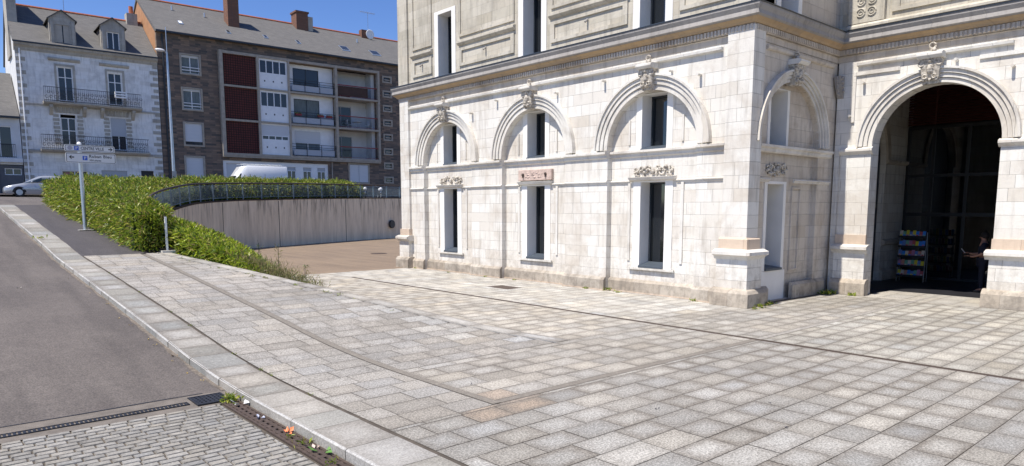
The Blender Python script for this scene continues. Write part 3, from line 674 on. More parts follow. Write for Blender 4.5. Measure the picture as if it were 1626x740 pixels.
# inner corner console
b = P(FA); b.profile([(0, 5.6), (-.05, 5.65), (-.2, 5.95), (-.28, 6.2), (0, 6.22)], 9.02, 9.2); k = b.build('console', M['cornice'], BLD)
b = P(FA)
for i in range(4): b.torus((9.11, -.14-.03*i, 5.75+.13*i), .06, .022, axis='x'); b.ball((9.0, -.1-.03*i, 5.8+.12*i), .04)
b.build('carving', M['cornice'], k)
# iron pegs
for f, L in ((FX, ((13.97, 6.2), (10.69, 5.93), (11.6, 6.15), (15.95, 6.1), (18.9, 6.2), (20.3, 5.9))), (FA, ((4.97, 5.9), (8.46, 5.96), (8.80, 5.08), (6.2, 6.24)))):
    for a, z in L: P(f).tube([(a, .0, z), (a, -.17, z)], .038, 8).build('stone_peg', M['trim'], BLD)
# entablature: frieze, architrave moulding, dentil course, ochre band, lip
def run(f, a0, a1, poly, name, mat, par=BLD): return P(f).profile(poly, a0, a1).build(name, mat, par)
arch_m = [(0, 6.42), (-.05, 6.425), (-.10, 6.45), (-.11, 6.515), (0, 6.52)]
run(FX, 10.05, YE-.64, arch_m, 'architrave', M['trim']); run(FY, 16.6, 20.3, [(d*.7, z) for d, z in arch_m], 'architrave', M['limeshade']); run(FA, 5.0, 8.66, arch_m, 'architrave', M['trim']); run(FA, -6, 4.2, arch_m, 'architrave', M['trim'])
# cornice footprint: left end -> street face -> corner -> return -> inner corner -> archway face
def path(off): return [(XW+3-0, YE+off), (XW-off, YE+off), (XW-off, YW-off), (XA-off, YW-off), (XA-off, -6)]
def sweep(poly, name, mat, par=BLD):   # poly (off, z) closed
    b = MB(); n = len(poly); m = 5; vs = []
    for k in range(m):
        for (o_, z) in poly: x, y = path(o_)[k]; vs.append((x, y, z))
    fs = [(r*n+i, r*n+(i+1) % n, (r+1)*n+(i+1) % n, (r+1)*n+i) for r in range(m-1) for i in range(n)]+[tuple(range(n)), tuple(range(m*n-1, (m-1)*n-1, -1))]
    b.add(vs, fs); return b.build(name, mat, par)
sweep([(-.3, 6.60), (.015, 6.60), (.015, 6.74), (.04, 6.76), (-.3, 6.78)], 'frieze_moulding', M['limeshade'])
cor = sweep([(-.3, 7.06), (.24, 7.06), (.29, 7.10), (.27, 7.2), (.32, 7.30), (.32, 7.36), (-.3, 7.44)], 'cornice', M['cornice'])
sweep([(-.3, 6.94), (.13, 6.94), (.17, 7.0), (.25, 7.058), (-.3, 7.058)], 'ochre_band', M['ochre'], cor)
sweep([(-.3, 6.781), (.085, 6.781), (.085, 6.939), (-.3, 6.939)], 'dentil_bed', M['limeshade'], cor)
sweep([(.2, 7.37), (.335, 7.352), (.335, 7.385), (.2, 7.40)], 'zinc_flashing', M['anthracite'], cor)
for (ax_, c0_, c1_) in (('x', 9.2, YE), ('y', 15.95, XA-.2), ('a', -5.9, YW-.2)):
    b = MB(); q = c0_
    while q < c1_:
        if ax_ == 'x': b.box(XW-.125, XW-.086, q, q+.05, 6.80, 6.92)
        elif ax_ == 'y': b.box(q, q+.05, YW-.125, YW-.086, 6.80, 6.92)
        else: b.box(XA-.125, XA-.086, q, q+.05, 6.80, 6.92)
        q += .10
    b.build('dentil_row', M['limeshade'], cor)

# upper storey
ZT = 13.2
uw = [rect(c-.45, c+.47, 6.97, 9.78) for c in BAYS]
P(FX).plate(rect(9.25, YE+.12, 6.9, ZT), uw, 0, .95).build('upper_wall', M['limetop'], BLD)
for c in BAYS: window(FX, c-.42, c+.44, 7.0, 9.75, 0, .5, .24, sill=False, mull=False)
for c in BAYS:
    P(FX).profile([(-.02, 7.42), (-.09, 7.42), (-.09, 7.47), (.45, 7.52), (.45, 7.42)], c-.42, c+.44).build('upper_sill', M['sill'], BLD)
for (a0, a1) in ((9.7, 11.45), (13.1, 16.3), (17.95, 21.1), (22.75, 24.2)):
    run(FX, a0, a1, [(0, 8.38), (-.05, 8.40), (-.12, 8.47), (-.12, 8.54), (0, 8.57)], 'panel_ledge', M['limetop'])
    P(FX).plate(rect(a0+.05, a1-.05, 7.66, 8.30), [rect(a0+.22, a1-.22, 7.76, 8.20)], -.05, -.001).build('panel_frame', M['limetop'], BLD)
    P(FX).plate(rect(a0+.05, a1-.05, 8.7, 12), [rect(a0+.14, a1-.14, 8.79, 11.9)], -.045, -.001).build('panel_frame', M['limetop'], BLD)
    P(FX).tube([((a0+a1)/2, -.01, 8.1), ((a0+a1)/2, -.12, 8.0)], .03, 6).build('stone_peg', M['cornice'], BLD)
P(FX).box(24.45, YE+.08, -.08, -.001, 7.45, ZT).build('pilaster', M['limetop'], BLD); P(FX).box(9.3, 9.65, -.08, -.001, 7.45, ZT).build('pilaster', M['limetop'], BLD)
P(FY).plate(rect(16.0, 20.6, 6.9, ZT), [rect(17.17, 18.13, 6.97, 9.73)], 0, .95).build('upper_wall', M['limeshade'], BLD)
window(FY, 17.2, 18.1, 7.0, 9.7, 0, .9, .2, sill=False, mull=False)
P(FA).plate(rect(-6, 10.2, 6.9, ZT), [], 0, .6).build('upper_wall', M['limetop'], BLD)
# carved block and ledge on the upper archway front
P(FA).box(8.0, 8.95, -.14, -.001, 7.58, 8.5).build('carved_block', M['limetop'], BLD)
b = P(FA)
for (a, z) in ((8.33, 8.15), (8.62, 8.15), (8.33, 7.85), (8.62, 7.85)): b.torus((a, -.15, z), .11, .022, t0=.5, t1=5.6); b.torus((a, -.15, z), .05, .016)
b.build('carved_relief', M['limetop'], BLD)
run(FA, -6, 8.96, [(0, 7.44), (-.2, 7.44), (-.2, 7.50), (-.14, 7.56), (0, 7.57)], 'panel_ledge', M['limetop'])
P(FA).plate(rect(3.2, 7.85, 7.75, 8.75), [rect(3.4, 7.65, 7.85, 8.65)], -.05, -.001).build('panel_frame', M['limetop'], BLD)
for a in (6.3, 4.6): P(FA).tube([(a, -.01, 8.1), (a, -.14, 8.0)], .035, 6).build('stone_peg', M['cornice'], BLD)
# body of the building and roof
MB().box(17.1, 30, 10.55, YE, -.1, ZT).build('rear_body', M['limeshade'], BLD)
MB().box(15.7, 30.4, 9.0, YE+.3, ZT+.002, ZT+.3).build('roof', M['slate'], BLD)
MB().box(20.4, 30.4, -6.2, 8.99, ZT+.002, ZT+.3).build('roof', M['slate'], BLD)
# porch behind the archway
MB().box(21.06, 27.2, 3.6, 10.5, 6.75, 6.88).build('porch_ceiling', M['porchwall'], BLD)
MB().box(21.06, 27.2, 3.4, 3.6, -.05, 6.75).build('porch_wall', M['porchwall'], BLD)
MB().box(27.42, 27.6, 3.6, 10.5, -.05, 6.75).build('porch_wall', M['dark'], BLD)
MB().box(22.35, 27.4, 3.6, 9.5, -.06, .003).build('porch_floor', M['darkfloor'], BLD)  # dark floor whose near-black colour also carries the archway's shadow edge
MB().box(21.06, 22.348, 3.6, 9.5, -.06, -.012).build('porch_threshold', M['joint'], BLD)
FS = lambda a, d, z: (a, 9.5+d, z)
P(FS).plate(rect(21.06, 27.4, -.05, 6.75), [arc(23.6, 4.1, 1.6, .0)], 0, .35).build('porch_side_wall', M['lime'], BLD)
P(FS).ring(23.6, 4.1, 1.6, 1.85, -.07, .0, 0, math.pi, 24).build('archivolt', M['limeshade'], BLD)
P(FS).profile([(0, 3.95), (-.1, 4.02), (-.1, 4.1), (0, 4.12)], 25.22, 27.0).build('impost', M['limeshade'], BLD)
P(FS).profile([(0, 1.2), (-.12, 1.25), (-.12, 1.35), (0, 1.42)], 25.22, 27.0).build('impost', M['limeshade'], BLD)
P(FS).profile([(0, 0.0), (-.1, 0.0), (-.1, .3), (0, .4)], 25.22, 27.0).build('plinth', M['limeshade'], BLD)
w_ = P(FS).plate(arc(23.6, 4.1, 1.59, 0.0), [rect(22.1, 23.55, .1, 2.5), rect(23.65, 25.1, .1, 2.5), arc(23.6, 4.1, 1.5, 2.6)], .18, .24).build('side_window', M['anthracite'], BLD)
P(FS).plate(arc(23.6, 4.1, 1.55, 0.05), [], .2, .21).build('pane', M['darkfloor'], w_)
FB = lambda a, d, z: (27+d, a, z)
gs = P(FB); holes = []
for (a0, a1) in ((3.7, 5.0), (5.1, 6.4), (6.5, 7.55), (7.65, 8.6), (8.7, 9.4)):
    for (z0, z1) in ((.08, 2.2), (2.32, 3.55), (3.65, 5.2)): holes.append(rect(a0, a1, z0, z1))
gs.plate(rect(3.6, 9.5, 0.0, 5.3), holes, 0, .07); gs = gs.build('glazed_screen', M['black'], BLD)
for h in holes: P(FB).plate(h, [], .03, .045).build('pane', M['porchglass'], gs)
b = P(FB)
for z in (1.05,): b.box(3.7, 6.4, -.03, -.001, z, z+.06)
b.build('door_rail', M['galv'], gs)
lv = P(FB); z = 5.34
while z < 6.7: lv.profile([(.0, z), (-.06, z-.0), (-.02, z+.07), (.02, z+.07)], 3.6, 9.5); z += .088
for a in (4.5, 6.6, 8.6): lv.box(a, a+.05, -.07, .0, 5.32, 6.7)
lv.build('louvre_panel', M['louvre'], BLD)

# ------------------------------------------------------------------ things in the porch
t = thing('leaflet_rack', 'tall wire rack of five shelves packed with coloured leaflets inside the archway', 'rack', (25.7, 8.65, .003), R(90))
f = lambda a, d, z: (a, d, z)
b = MB()
for q in (-.42, .42): b.tube([(q, .12, 0), (q, -.0, 1.67)], .014, 6); b.tube([(q, -.16, 0), (q, -.10, 1.0), (q, 0, 1.6)], .012, 6)
b.build('frame', M['galv'], t)
cl = [(.55, .12, .12), (.15, .25, .55), (.7, .6, .5), (.5, .2, .35), (.05, .25, .75), (.75, .62, .05), (.2, .45, .3), (.6, .3, .2)]
cm = [paint('leaflet_colour', c, 0, .4) for c in cl]
for k in range(5):
    z = .16+k*.33
    MB().box(-.42, .42, .03, .17, z, z+.015).box(-.42, .42, .165, .175, z, z+.07).build('shelf', M['dark'], t)
    for j in range(8):
        a = -.40+j*.1; h = random.uniform(.20, .26)
        lf = MB().add([(a, .15, z+.016), (a+.092, .15, z+.016), (a+.092, .09, z+h), (a, .09, z+h), (a, .13, z+.016), (a+.092, .13, z+.016), (a+.092, .07, z+h), (a, .07, z+h)], [(0, 1, 2, 3), (4, 7, 6, 5), (0, 4, 5, 1), (1, 5, 6, 2), (2, 6, 7, 3), (3, 7, 4, 0)]).build('leaflet', cm[(j*3+k*5+(k*j) % 3) % 8] if not (k == 3 and j < 2) else cm[4], t)
        MB().add([(a+.012, .1515, z+.05), (a+.08, .1515, z+.05), (a+.08, .132, z+.11), (a+.012, .132, z+.11)], [(0, 1, 2, 3)]).build('picture', cm[(j+k*3+2) % 8], lf)
t.rotation_euler = (0, 0, R(90))

def skin_mesh(name, verts, edges, radii, mat, parent=None, sub=2, root=0):
    me = bpy.data.meshes.new(name); me.from_pydata(verts, edges, []); o = bpy.data.objects.new(name, me); COL.objects.link(o)
    m1 = o.modifiers.new('s', 'SKIN'); m1.use_smooth_shade = True; m2 = o.modifiers.new('u', 'SUBSURF'); m2.levels = sub; m2.render_levels = sub
    for i, r in enumerate(radii):
        sv = me.skin_vertices[0].data[i]; sv.radius = r if isinstance(r, tuple) else (r, r); sv.use_root = (i == root)
    dg = bpy.context.evaluated_depsgraph_get(); dg.update(); e = o.evaluated_get(dg); nm = bpy.data.meshes.new_from_object(e); o.modifiers.clear(); o.data = nm; nm.name = name
    nm.materials.clear(); nm.materials.append(mat)
    for p in nm.polygons: p.use_smooth = True
    if parent: o.parent = parent
    return o
# person: stands by the right pier facing left (local +x is forward), one forearm raised holding a paper
pr = thing('person', 'person in dark clothes standing in the shade of the archway holding a paper', 'person', (23.9, 6.12, .003), R(100))
V = [(0, 0, .95), (0, 0, 1.12), (.01, 0, 1.32), (0, 0, 1.44), (.02, 0, 1.53), (.03, 0, 1.63), (.02, 0, 1.71),
     (0, .19, 1.40), (.03, .24, 1.14), (.25, .19, 1.06), (.33, .16, 1.07),
     (0, -.19, 1.40), (.05, -.25, 1.14), (.30, -.16, 1.12), (.38, -.13, 1.14),
     (0, .09, .92), (.02, .10, .50), (0, .11, .09), (.14, .12, .05),
     (0, -.09, .92), (.03, -.11, .50), (-.02, -.12, .09), (.12, -.13, .05)]
E_ = [(0, 1), (1, 2), (2, 3), (3, 4), (4, 5), (5, 6), (3, 7), (7, 8), (8, 9), (9, 10), (3, 11), (11, 12), (12, 13), (13, 14), (0, 15), (15, 16), (16, 17), (17, 18), (0, 19), (19, 20), (20, 21), (21, 22)]
Rr = [(.15, .12), (.14, .11), (.16, .12), (.10, .09), .055, (.085, .095), (.07, .07), .065, .045, .035, .03, .065, .045, .035, .03, .10, .068, .045, .04, .10, .068, .045, .04]
body = skin_mesh('body', V, E_, Rr, M['skin'], pr)
def shell(name, idx, grow, mat, cutfn=None):
    vs = [V[i] for i in idx]; mp = {i: k for k, i in enumerate(idx)}; ed = [(mp[a], mp[b_]) for a, b_ in E_ if a in mp and b_ in mp]
    rr = [tuple(c+grow for c in (Rr[i] if isinstance(Rr[i], tuple) else (Rr[i], Rr[i]))) for i in idx]
    return skin_mesh(name, vs, ed, rr, mat, pr)
shell('shirt', [0, 1, 2, 3, 7, 8, 11, 12], .014, M['cloth']); shell('trousers', [0, 15, 16, 17, 19, 20, 21], .016, M['cloth'])
b = MB(); b.ball((.005, 0, 1.68), .115, 8, 10, (1.0, .92, 1.0)); b.build('hair', M['hair'], pr, smooth=True)
b = MB(); b.ball((.125, 0, 1.62), .02); b.build('nose', M['skin'], pr, smooth=True)
for q, (hx, hy, hz) in ((1, (.35, .155, 1.075)), (-1, (.40, -.125, 1.15))):
    hv = [(hx, hy, hz), (hx+.05, hy, hz)]; he = [(0, 1)]; hr = [(.03, .018), (.032, .016)]
    for j, L in enumerate((.055, .065, .06, .045)):
        k = len(hv); yo = (j-1.5)*.017; hv += [(hx+.075, hy+yo, hz+.002), (hx+.075+L*.6, hy+yo, hz-.005), (hx+.07+L, hy+yo, hz-.02)]; he += [(1, k), (k, k+1), (k+1, k+2)]; hr += [.009, .0085, .007]
    k = len(hv); hv += [(hx+.03, hy-q*.035, hz+.01), (hx+.06, hy-q*.045, hz+.01)]; he += [(0, k), (k, k+1)]; hr += [.01, .008]
    skin_mesh('hand', hv, he, hr, M['skin'], pr, 1)
for q in (.12, -.13): MB().ball((.08, q, .04), .055, 6, 10, (2.4, .85, .8)).build('shoe', M['black'], pr, smooth=True)
pp = MB().add([(0, -.09, 0), (.0, .09, 0), (.1, .09, .13), (.1, -.09, .13), (.004, -.09, -.003), (.004, .09, -.003), (.104, .09, .127), (.104, -.09, .127)], [(0, 1, 2, 3), (7, 6, 5, 4), (0, 4, 5, 1), (2, 6, 7, 3), (1, 5, 6, 2), (0, 3, 7, 4)]).build('leaflet', M['paper'])
tag(pp, 'white folded paper held up by the person in the archway', 'leaflet'); pp.location = (23.82, 6.58, 1.15); pp.rotation_euler = (0, 0, R(100))

# ------------------------------------------------------------------ retaining wall and its railing
rw = thing('retaining_wall', 'curved streaked concrete wall holding up the street above the brown courtyard', 'wall', (RAIL[0][0], RAIL[0][1], 0), world=True)
def offs(P_, d):
    out = []
    for i, p in enumerate(P_):
        a, b_ = Vector(P_[max(0, i-1)]), Vector(P_[min(len(P_)-1, i+1)]); t_ = (b_-a).normalized(); out.append((p[0]+t_.y*d, p[1]-t_.x*d))
    return out
RI, RO = offs(RAIL, -.15), offs(RAIL, .15)
b = MB(); n = len(RAIL); vs = []
for (x0, y0), (x1, y1), (x, y) in zip(RI, RO, RAIL):
    zt = prof(y)+.05; vs += [(x0, y0, -.3), (x0, y0, zt), (x1, y1, zt), (x1, y1, -.3)]
fs = [(4*i+j, 4*i+4+j, 4*i+4+(j+1) % 4, 4*i+(j+1) % 4) for i in range(n-1) for j in range(4)]+[(0, 1, 2, 3), tuple(4*n-4+i for i in (3, 2, 1, 0))]
b.add(vs, fs).build('wall', M['concrete'], rw)
RC = offs(RAIL, .165); RC2 = offs(RAIL, -.2); b = MB(); vs = []
for (x0, y0), (x1, y1), (x, y) in zip(RC2, RC, RAIL): z = prof(y)+.052; vs += [(x0, y0, z), (x0, y0, z+.08), (x1, y1, z+.08), (x1, y1, z)]
b.add(vs, fs).build('coping', M['soil'], rw)
# distance-parametrised walk along the wall
cum = [0]
for i in range(1, n): cum.append(cum[-1]+math.dist(RAIL[i-1], RAIL[i]))
def along(d, P_=RAIL):
    for i in range(1, n):
        if cum[i] >= d: k = (d-cum[i-1])/(cum[i]-cum[i-1]); return tuple(P_[i-1][j]+(P_[i][j]-P_[i-1][j])*k for j in (0, 1))
    return P_[-1]
for d in (14, 19.3, 24.6, 32, 39.5, 46):
    x, y = along(d, offs(RAIL, .152)); x2, y2_ = along(d+.05, offs(RAIL, .152))
    MB().add([(x, y, 0), (x2, y2_, 0), (x2, y2_, prof(y)), (x, y, prof(y)), (x+.004, y-.004, 0), (x2+.004, y2_-.004, 0), (x2+.004, y2_-.004, prof(y)), (x+.004, y-.004, prof(y))], [(0, 1, 2, 3), (4, 5, 6, 7), (0, 1, 5, 4), (1, 2, 6, 5), (2, 3, 7, 6), (3, 0, 4, 7)]).build('panel_joint', M['dark'], rw)
x, y = 29.78, 48.65
b = MB(); b.tube([(30.0, 49.0, 1.15), (30.06, 48.86, 1.15)], .33, 14); b.build('round_outlet', M['dark'], rw)
rl = thing('railing', 'blue grey bar railing with a dark handrail on top of the curved wall', 'railing', (RAIL[0][0], RAIL[0][1], prof(RAIL[0][1])), world=True)
tot = 54.; L_ = 1.55; ds = [i*L_ for i in range(1, int(tot/L_)+1)]
hr = [along(i*.4) for i in range(int(tot/.4))]
MB().tube([(x, y, prof(y)+1.10) for x, y in hr], .05, 8).build('handrail', M['rail'], rl)
for h in (.26, .98): MB().tube([(x, y, prof(y)+h) for x, y in hr], .016, 6).build('rail_bar', M['bluegrey'], rl)
for i, d in enumerate(ds):
    x, y = along(d); MB().box(x-.03, x+.03, y-.03, y+.03, prof(y)+.12, prof(y)+1.06).build('post', M['bluegrey'], rl)
    b = MB()
    for j in range(1, 13):
        x, y = along(d+j*L_/13); b.box(x-.008, x+.008, y-.008, y+.008, prof(y)+.262, prof(y)+.978)
    b.build('bar_panel', M['bluegrey'], rl)
x, y = RAIL[0]
MB().box(x-.03, x+.03, y-.03, y+.03, prof(y), prof(y)+1.12).build('end_post', M['white'], rl); MB().box(x-.2, x+.3, y-.2, y+.2, prof(y)-.1, prof(y)+.06).build('post_base', M['trim'], rl)

# ------------------------------------------------------------------ foliage
def leaves(P_, N_, L, W, cols, mat, name, parent=None, kind=None, droop=.5, core=None):
    """P_: (n,3) leaf base points, N_: (n,3) outward directions; one narrow 4-point blade per leaf"""
    n = len(P_); d = N_+rng.normal(0, .55, (n, 3)); d[:, 2] += rng.normal(.1, droop, n); d /= np.linalg.norm(d, axis=1)[:, None]
    sd_ = np.cross(d, rng.normal(0, 1, (n, 3))); sd_ /= np.linalg.norm(sd_, axis=1)[:, None]
    l_ = (L*rng.uniform(.6, 1.3, n))[:, None]; w__ = (W*rng.uniform(.7, 1.3, n))[:, None]
    bend = np.zeros((n, 3)); bend[:, 2] = -.22; tip = P_+d*l_+bend*l_
    mid = P_+d*l_*.45; vs = np.stack([P_, mid+sd_*w__, tip, mid-sd_*w__], 1).reshape(-1, 3)
    me = bpy.data.meshes.new(name); me.vertices.add(4*n); me.vertices.foreach_set('co', vs.ravel()); me.loops.add(4*n); me.loops.foreach_set('vertex_index', np.arange(4*n)); me.polygons.add(n); me.polygons.foreach_set('loop_start', np.arange(0, 4*n, 4)); me.update(calc_edges=True)
    a = me.color_attributes.new('tint', 'FLOAT_COLOR', 'CORNER'); c = np.asarray(cols)
    cc = c[rng.integers(0, len(c), n)]*rng.uniform(.75, 1.25, (n, 1)); cc = np.hstack([cc, np.ones((n, 1))]); a.data.foreach_set('color', np.repeat(cc, 4, 0).ravel())
    o = bpy.data.objects.new(name, me); COL.objects.link(o); me.materials.append(mat)
    if parent: o.parent = parent; o.location = parent.get('_off', (0, 0, 0))
    if kind: o['kind'] = kind
    return o
def vn(x, y, s=1.0):
    return .5*math.sin(1.7*x*s+.8*y*s)+.3*math.sin(3.1*y*s-1.3*x*s+1)+.2*math.sin(5.3*x*s+4.7*y*s+2)
GREEN = [(.15, .22, .018), (.27, .34, .028), (.09, .15, .014), (.35, .41, .042), (.19, .26, .024), (.44, .44, .09), (.12, .19, .02), (.30, .24, .08)]
def hedge_surface():
    # height field over the planted island and strip
    pts = []; nr = []
    def inside(x, y):
        if y < 23.85 or x < lerp(HF, y)+.03: return None
        if y > 39.4 and x < 11: return None
        b_ = xb(y)+(.18 if y < 29.5 else -.22)
        if x > b_ or x > 27.2: return None
        if y > 39.4:
            # strip about 2.4 m deep behind the rail
            yr = lerp([(p[0], p[1]) for p in RAIL], x)
            if y-yr > 2.6: return None
            e = min(y-yr, yr+2.6-y, 27.2-x)
        else: e = min(x-lerp(HF, y), (b_-x), y-23.85, 39.4-y)
        return e
    return inside
inside = hedge_surface()
def htop(x, y, e): return prof(y)+1.02+.14*vn(x, y, 1.1)+.08*vn(x, y, 4)+.24*min(1, e/.8)+.22*max(0, 1-(y-23.8)/5)
hd = thing('bamboo_hedge', 'long clipped bright green bamboo hedge between the sidewalk and the curved railing', 'hedge', (5.6, 24, prof(24)), world=True)
cnt = 0; PP = []; NN = []
xs = rng.uniform(5, 27.3, 400000); ysr = 23.8+rng.uniform(0, 1, 400000)**1.25*26.5
for x, y in zip(xs, ysr):
    e = inside(x, y)
    if e is None: continue
    near = y < 40
    if not near and rng.random() > .9: continue
    zt = htop(x, y, e)
    if e < .5 and rng.random() < .80:
        z = prof(y)+.05+rng.random()*(zt-prof(y)-.05); dirn = Vector((0, 0, .35))
        gx = (inside(x+.35, y) or 0)-(inside(x-.35, y) or 0); gy = (inside(x, y+.35) or 0)-(inside(x, y-.35) or 0); dirn += Vector((-gx, -gy, 0))*2
    else: z = zt-abs(rng.normal(0, .10))+(.14 if rng.random() < .08 else 0); dirn = Vector((0, 0, 1))
    PP.append((x, y, z)); NN.append(tuple(dirn.normalized())); 
    if e < .5:
        for _ in range(2):
            z = prof(y)+.02+rng.random()*(zt-prof(y)); PP.append((x+rng.normal(0, .06), y+rng.normal(0, .06), z)); NN.append(tuple(dirn.normalized()))
PP = np.array(PP); NN = np.array(NN)
leaves(PP, NN, .20, .020, GREEN, M['leaf'], 'foliage', hd)
print('hedge leaves', len(PP))
# dark core of height field columns, their colour standing in for inner shade
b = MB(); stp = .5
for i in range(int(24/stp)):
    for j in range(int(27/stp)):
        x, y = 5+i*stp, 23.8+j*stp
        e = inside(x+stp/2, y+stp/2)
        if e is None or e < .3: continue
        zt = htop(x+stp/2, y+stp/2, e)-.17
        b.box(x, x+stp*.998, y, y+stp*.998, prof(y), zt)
b.build('dark_core', M['leafcore'], hd)
# bamboo bank beyond the raised edge
bk = thing('bamboo_shrub', 'lower clump of bright bamboo spilling beyond the white end post', 'shrub', (8.2, 22.5, 0), world=True)
PP = []; NN = []
for k in range(52000):
    y = rng.uniform(18.9, 27.5); w0 = ledge(min(y, 23.7))+.12 if y < 23.75 else xb(y)+.2; w1 = w0+lerp([(18.9, .5), (20.5, 1.3), (23.5, 2.4), (27.5, 2.0)], y); x = rng.uniform(w0, w1)
    zt = lerp([(18.9, .62), (20, 1.0), (21.5, 1.35), (23.7, 1.85), (27.5, 2.1)], y)+.10*vn(x, y, 2); u = (x-w0)/(w1-w0); zt *= 1-.5*u*u
    if rng.random() < .5: z = zt-abs(rng.normal(0, .14)); dn = Vector((0, 0, 1))
    else: z = rng.random()*zt; dn = Vector((.8 if u > .5 else -.8, -.5 if y < 21 else 0, .4))
    PP.append((x, y, z)); NN.append(tuple(dn.normalized()))
leaves(np.array(PP), np.array(NN), .23, .023, GREEN+[(.36, .46, .03), (.42, .52, .035)], M['leaf'], 'foliage', bk)
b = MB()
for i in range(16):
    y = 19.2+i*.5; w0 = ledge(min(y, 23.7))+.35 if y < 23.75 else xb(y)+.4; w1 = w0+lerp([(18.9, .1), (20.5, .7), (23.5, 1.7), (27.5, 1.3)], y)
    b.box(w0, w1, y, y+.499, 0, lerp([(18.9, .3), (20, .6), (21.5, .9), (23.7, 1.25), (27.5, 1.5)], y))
b.build('dark_core', M['leafcore'], bk)  # solid core, shade between the bamboo leaves put into its colour
DRY = [(.30, .25, .11), (.20, .20, .07), (.14, .18, .05), (.24, .19, .10)]
PP = []; NN = []
for k in range(5200):
    y = rng.uniform(17.0, 20.2); w0 = ledge(y)+.08; x = w0+abs(rng.normal(0, .28)); h = lerp([(17.0, .45), (18.5, .85), (20.2, 1.1)], y)
    PP.append((x, y, rng.random()*h)); NN.append((0.1, -.1, .9))
tg = leaves(np.array(PP), np.array(NN), .26, .008, DRY, M['dry'], 'grass_clump'); tag(tg, 'dry grassy clump at the low end of the bamboo beside the raised edge', 'grass clump')
for (x, y, h, lb) in ((7.75, 18.6, 1.45, 'tall'), (8.05, 17.6, .95, 'short'), (7.6, 19.6, 1.5, 'feathery')):
    PP = np.column_stack([np.full(46, x)+rng.normal(0, .05, 46), np.full(46, y)+rng.normal(0, .05, 46), rng.uniform(.2, h, 46)])
    o = leaves(PP, np.tile((0, 0, 1.), (46, 1)), .16, .012, DRY, M['dry'], 'tall_weed'); MB().tube([(x, y, 0), (x+.02, y, h)], .008, 5).build('stalk', M['leafcore'], o)
    tag(o, {'tall': 'tall thin dry weed stalk in the middle of the grassy clump', 'short': 'short dry weed stalk at the right tip of the grassy clump', 'feathery': 'dry feathery stalk where the grassy clump meets the bamboo'}[lb], 'weed', 'dry weed stalks by the courtyard')

def weed(x, y, z, sz, label, group, n=30, cols=GREEN):
    t_ = rng.uniform(0, 6.28, n); P0 = np.column_stack([x+rng.normal(0, sz*.35, n), y+rng.normal(0, sz*.35, n), z+rng.uniform(0, sz*.2, n)])
    N0 = np.column_stack([np.cos(t_)*.7, np.sin(t_)*.7, np.full(n, .7)])
    o = leaves(P0, N0, sz*.7, sz*.09, cols, M['leaf'], 'weed'); tag(o, label, 'weed', group); return o
for (x, y, sz, lb) in ((15.78, 14.5, .12, 'small green weed left of the nearest bay at the facade foot'), (15.95, 13.75, .18, 'bushiest green weed at the left edge of the nearest bay'), (15.74, 13.2, .13, 'green weed at the facade foot just right of the bushiest one'), (15.76, 17.8, .1, 'little weed at the facade foot behind the rusty cover plate'),
                        (15.75, 19.4, .1, 'little weed below the pier between the two far bays'), (15.76, 24.0, .1, 'little weed at the foot of the far left pilaster'), (15.75, 21.6, .08, 'tiny weed under the farthest lower window'), (15.8, 10.6, .14, 'green weed at the facade foot close to the corner pedestal')):
    weed(x, y, 0, sz, lb, 'weeds along the street facade')
for (x, y, sz, lb) in ((15.72, 8.78, .10, 'small weed right at the front corner of the corner pedestal'), (16.1, 8.82, .16, 'green weed on the shaded side of the corner pedestal, nearest its corner'), (16.6, 8.95, .18, 'widest green weed on the shaded side of the corner pedestal'), (16.9, 9.0, .13, 'green weed left of the white panel below the shaded window')): weed(x, y, 0, sz, lb, 'weeds at the corner pedestal', 45)
for (x, y, sz, lb) in ((19.9, 8.95, .24, 'tallest leafy weed in the inner corner of the building'), (20.2, 8.9, .2, 'leafy weed between the inner corner and the archway pedestal'), (20.22, 8.3, .16, 'leafy weed in front of the left archway pedestal')): weed(x, y, 0, sz, lb, 'weeds in the inner corner', 60)
for i in range(16):
    y = rng.uniform(11, 23); x = ledge(y)-.36-rng.uniform(0, .25)*(i % 2); weed(x, y, prof(y), .05+.06*rng.random(), 'tiny weed sprouting in a joint along the pale raised edge', 'weeds along the raised edge', 14, DRY+GREEN)
for i in range(9):
    y = (9.95, 10.3, 11.4, 13.6, 14.9, 17.3, 20.2, 27.2, 8.6)[i]; x = 3.95 if i != 7 else 3.4; weed(x, y, prof(y), .06 if i != 7 else .22, 'tiny weed in the joint behind the kerb stones', 'weeds behind the kerb', 12)
# things lying in the gutter
def petals(name, x, y, z, c, sz, label, cat, n=5, c2=None, sd_=1):
    r_ = random.Random(sd_); t = thing(name, label, cat, (x, y, z)); m_ = simple(name+'_colour', c, .6, .15, 20)
    for i in range(n):
        a = r_.uniform(0, 6.28); cx, cy = math.cos(a)*sz*.4, math.sin(a)*sz*.4; b = MB(); ux, uy = math.cos(a), math.sin(a); s_ = sz*r_.uniform(.6, 1)
        pts = [(cx, cy, .006), (cx+ux*s_*.5-uy*s_*.3, cy+uy*s_*.5+ux*s_*.3, .02+r_.random()*sz*.3), (cx+ux*s_, cy+uy*s_, .012+r_.random()*sz*.5), (cx+ux*s_*.5+uy*s_*.3, cy+uy*s_*.5-ux*s_*.3, .02)]
        b.add(pts+[(p[0], p[1], p[2]-.004) for p in pts], [(0, 1, 2, 3), (4, 7, 6, 5), (0, 4, 5, 1), (1, 5, 6, 2), (2, 6, 7, 3), (3, 7, 4, 0)]); b.build('petal', m_, t)
    return t
petals('crumpled_paper', 3.22, 9.15, -.1, (.75, .75, .72), .11, 'white crumpled scrap of paper against the kerb beside the gully grate', 'litter', 6, sd_=2)
weed(3.16, 9.38, -.1, .16, 'green weed sprouting between the gully grate and the kerb', None, 60)
